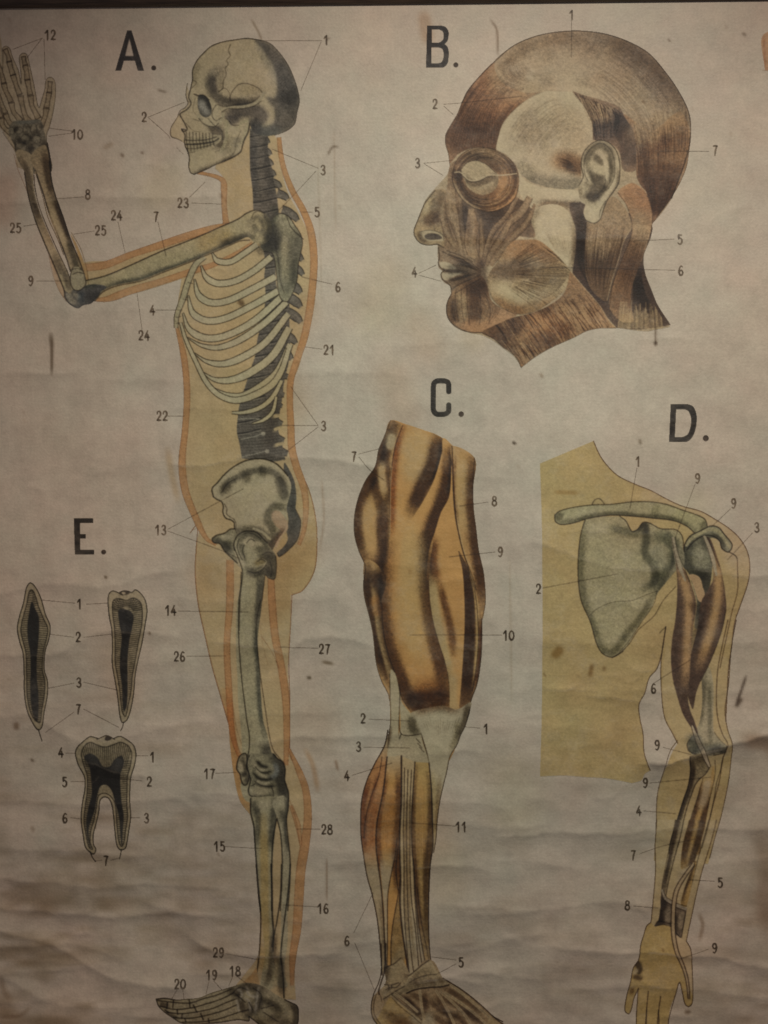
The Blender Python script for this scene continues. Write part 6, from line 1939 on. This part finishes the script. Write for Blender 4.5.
# ink rubbed thin along the sharp folds and in faint patches
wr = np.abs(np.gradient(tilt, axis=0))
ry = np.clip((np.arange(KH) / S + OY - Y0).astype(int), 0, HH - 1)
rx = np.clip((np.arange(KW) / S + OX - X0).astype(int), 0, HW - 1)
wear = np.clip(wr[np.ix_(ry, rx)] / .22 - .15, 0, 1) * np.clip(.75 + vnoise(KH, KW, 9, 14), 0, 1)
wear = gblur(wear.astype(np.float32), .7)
fade = np.clip(vnoise(KH, KW, 70, 80) * .6 + vnoise(KH, KW, 16, 18) * .5 + vnoise(KH, KW, 4, 5) * .35, 0, 1) * .22
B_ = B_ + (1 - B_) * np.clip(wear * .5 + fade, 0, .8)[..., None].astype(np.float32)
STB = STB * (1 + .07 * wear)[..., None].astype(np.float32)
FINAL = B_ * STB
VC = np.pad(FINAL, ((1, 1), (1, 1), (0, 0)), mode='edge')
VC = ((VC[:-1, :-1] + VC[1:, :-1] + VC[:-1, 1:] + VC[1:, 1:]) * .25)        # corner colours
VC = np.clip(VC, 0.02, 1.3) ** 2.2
for base in (FIG_B, FIG_C):                          # ground tone between the muscles goes to the nearest muscle
    for _ in range(60):
        left = ID == base
        if not left.any():
            break
        new = ID.copy()
        for ax, d in ((0, 1), (0, -1), (1, 1), (1, -1)):
            nb = np.roll(ID, d, ax)
            m = left & (nb != base) & (nb > base) & (nb < FIG_D) & (new == base)
            new[m] = nb[m]
        ID = new
objs = {0: chart}
kids = {i: [] for i in range(len(PARTS))}
present = set(np.unique(ID).tolist())
for i in range(1, len(PARTS)):
    name, par, lab = PARTS[i]
    if i not in present:
        if any(p and p[1] == i for p in PARTS[1:]):
            objs[i] = link(name, None, objs[par], label=lab)
        continue
    r, c = np.nonzero(ID == i)
    key = np.concatenate([r * (KW + 1) + c, (r + 1) * (KW + 1) + c, (r + 1) * (KW + 1) + c + 1, r * (KW + 1) + c + 1])
    u, inv = np.unique(key, return_inverse=True)
    f = inv.reshape(4, -1).T
    vr, vc = u // (KW + 1), u % (KW + 1)
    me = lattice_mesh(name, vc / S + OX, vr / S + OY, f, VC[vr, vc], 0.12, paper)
    objs[i] = link(name, me, objs[par], label=lab)


# ================================================================== rod and wall
def procedural(name, c1, c2, scale, rough, stretch=(1, 1, 1), bump=.3):
    m = bpy.data.materials.new(name)
    m.use_nodes = True
    N, L = m.node_tree.nodes, m.node_tree.links
    b = N["Principled BSDF"]
    tc = N.new("ShaderNodeTexCoord")
    mp = N.new("ShaderNodeMapping")
    mp.inputs["Scale"].default_value = stretch
    n = N.new("ShaderNodeTexNoise")
    n.inputs["Scale"].default_value = scale
    n.inputs["Detail"].default_value = 6
    cr = N.new("ShaderNodeValToRGB")
    cr.color_ramp.elements[0].position, cr.color_ramp.elements[0].color = .35, (*c1, 1)
    cr.color_ramp.elements[1].position, cr.color_ramp.elements[1].color = .68, (*c2, 1)
    L.new(tc.outputs["Object"], mp.inputs[0]); L.new(mp.outputs[0], n.inputs["Vector"])
    L.new(n.outputs["Fac"], cr.inputs[0]); L.new(cr.outputs[0], b.inputs["Base Color"])
    b.inputs["Roughness"].default_value = rough
    bp = N.new("ShaderNodeBump"); bp.inputs["Strength"].default_value = bump; bp.inputs["Distance"].default_value = .001
    L.new(n.outputs["Fac"], bp.inputs["Height"]); L.new(bp.outputs[0], b.inputs["Normal"])
    return m


wood = procedural("dark_stained_wood", (.035, .02, .012), (.085, .05, .03), 30, .5, (1, 14, 14))
wallm = procedural("painted_plaster", (.30, .27, .23), (.36, .33, .28), 6, .85)


def rod(px0, py0, px1, py1, r, out):
    """half-round batten whose lower edge runs along the given line of the photograph"""
    n, k = 60, 12
    V, F = [], []
    for i in range(n + 1):
        t = i / n
        px, py = px0 + (px1 - px0) * t, py0 + (py1 - py0) * t - r
        for j in range(k + 1):
            a = math.pi * j / k
            V.append(world(px, py - r * math.cos(a), out + r * .72 * MM * math.sin(a)))
    for i in range(n):
        for j in range(k):
            a = i * (k + 1) + j
            F.append((a, a + 1, a + k + 2, a + k + 1))
        a = i * (k + 1)
        F.append((a + k, a, a + k + 1, a + 2 * k + 1))
    F.append(tuple(range(k, -1, -1)))
    F.append(tuple(range(n * (k + 1), (n + 1) * (k + 1))))
    me = bpy.data.meshes.new("hanging_rod")
    me.from_pydata(V, [], F)
    me.update()
    me.materials.append(wood)
    return me


HR = float(height(np.array([400.]), np.array([4.]))[0])
o = link("hanging_rod", rod(-75, 9.5, 865, -.5, 13, (HR + 1.0) * MM), chart)

me = bpy.data.meshes.new("wall")
me.from_pydata([(-3, .002, 0), (3, .002, 0), (3, .002, 3), (-3, .002, 3), (-3, .12, 0), (3, .12, 0), (3, .12, 3), (-3, .12, 3)], [],
               [(0, 1, 2, 3), (5, 4, 7, 6), (4, 0, 3, 7), (1, 5, 6, 2), (3, 2, 6, 7), (4, 5, 1, 0)])
me.update()
me.materials.append(wallm)
w = link("wall", me, None, kind="structure", label="plain plastered wall behind the chart")
bpy.context.view_layer.update()
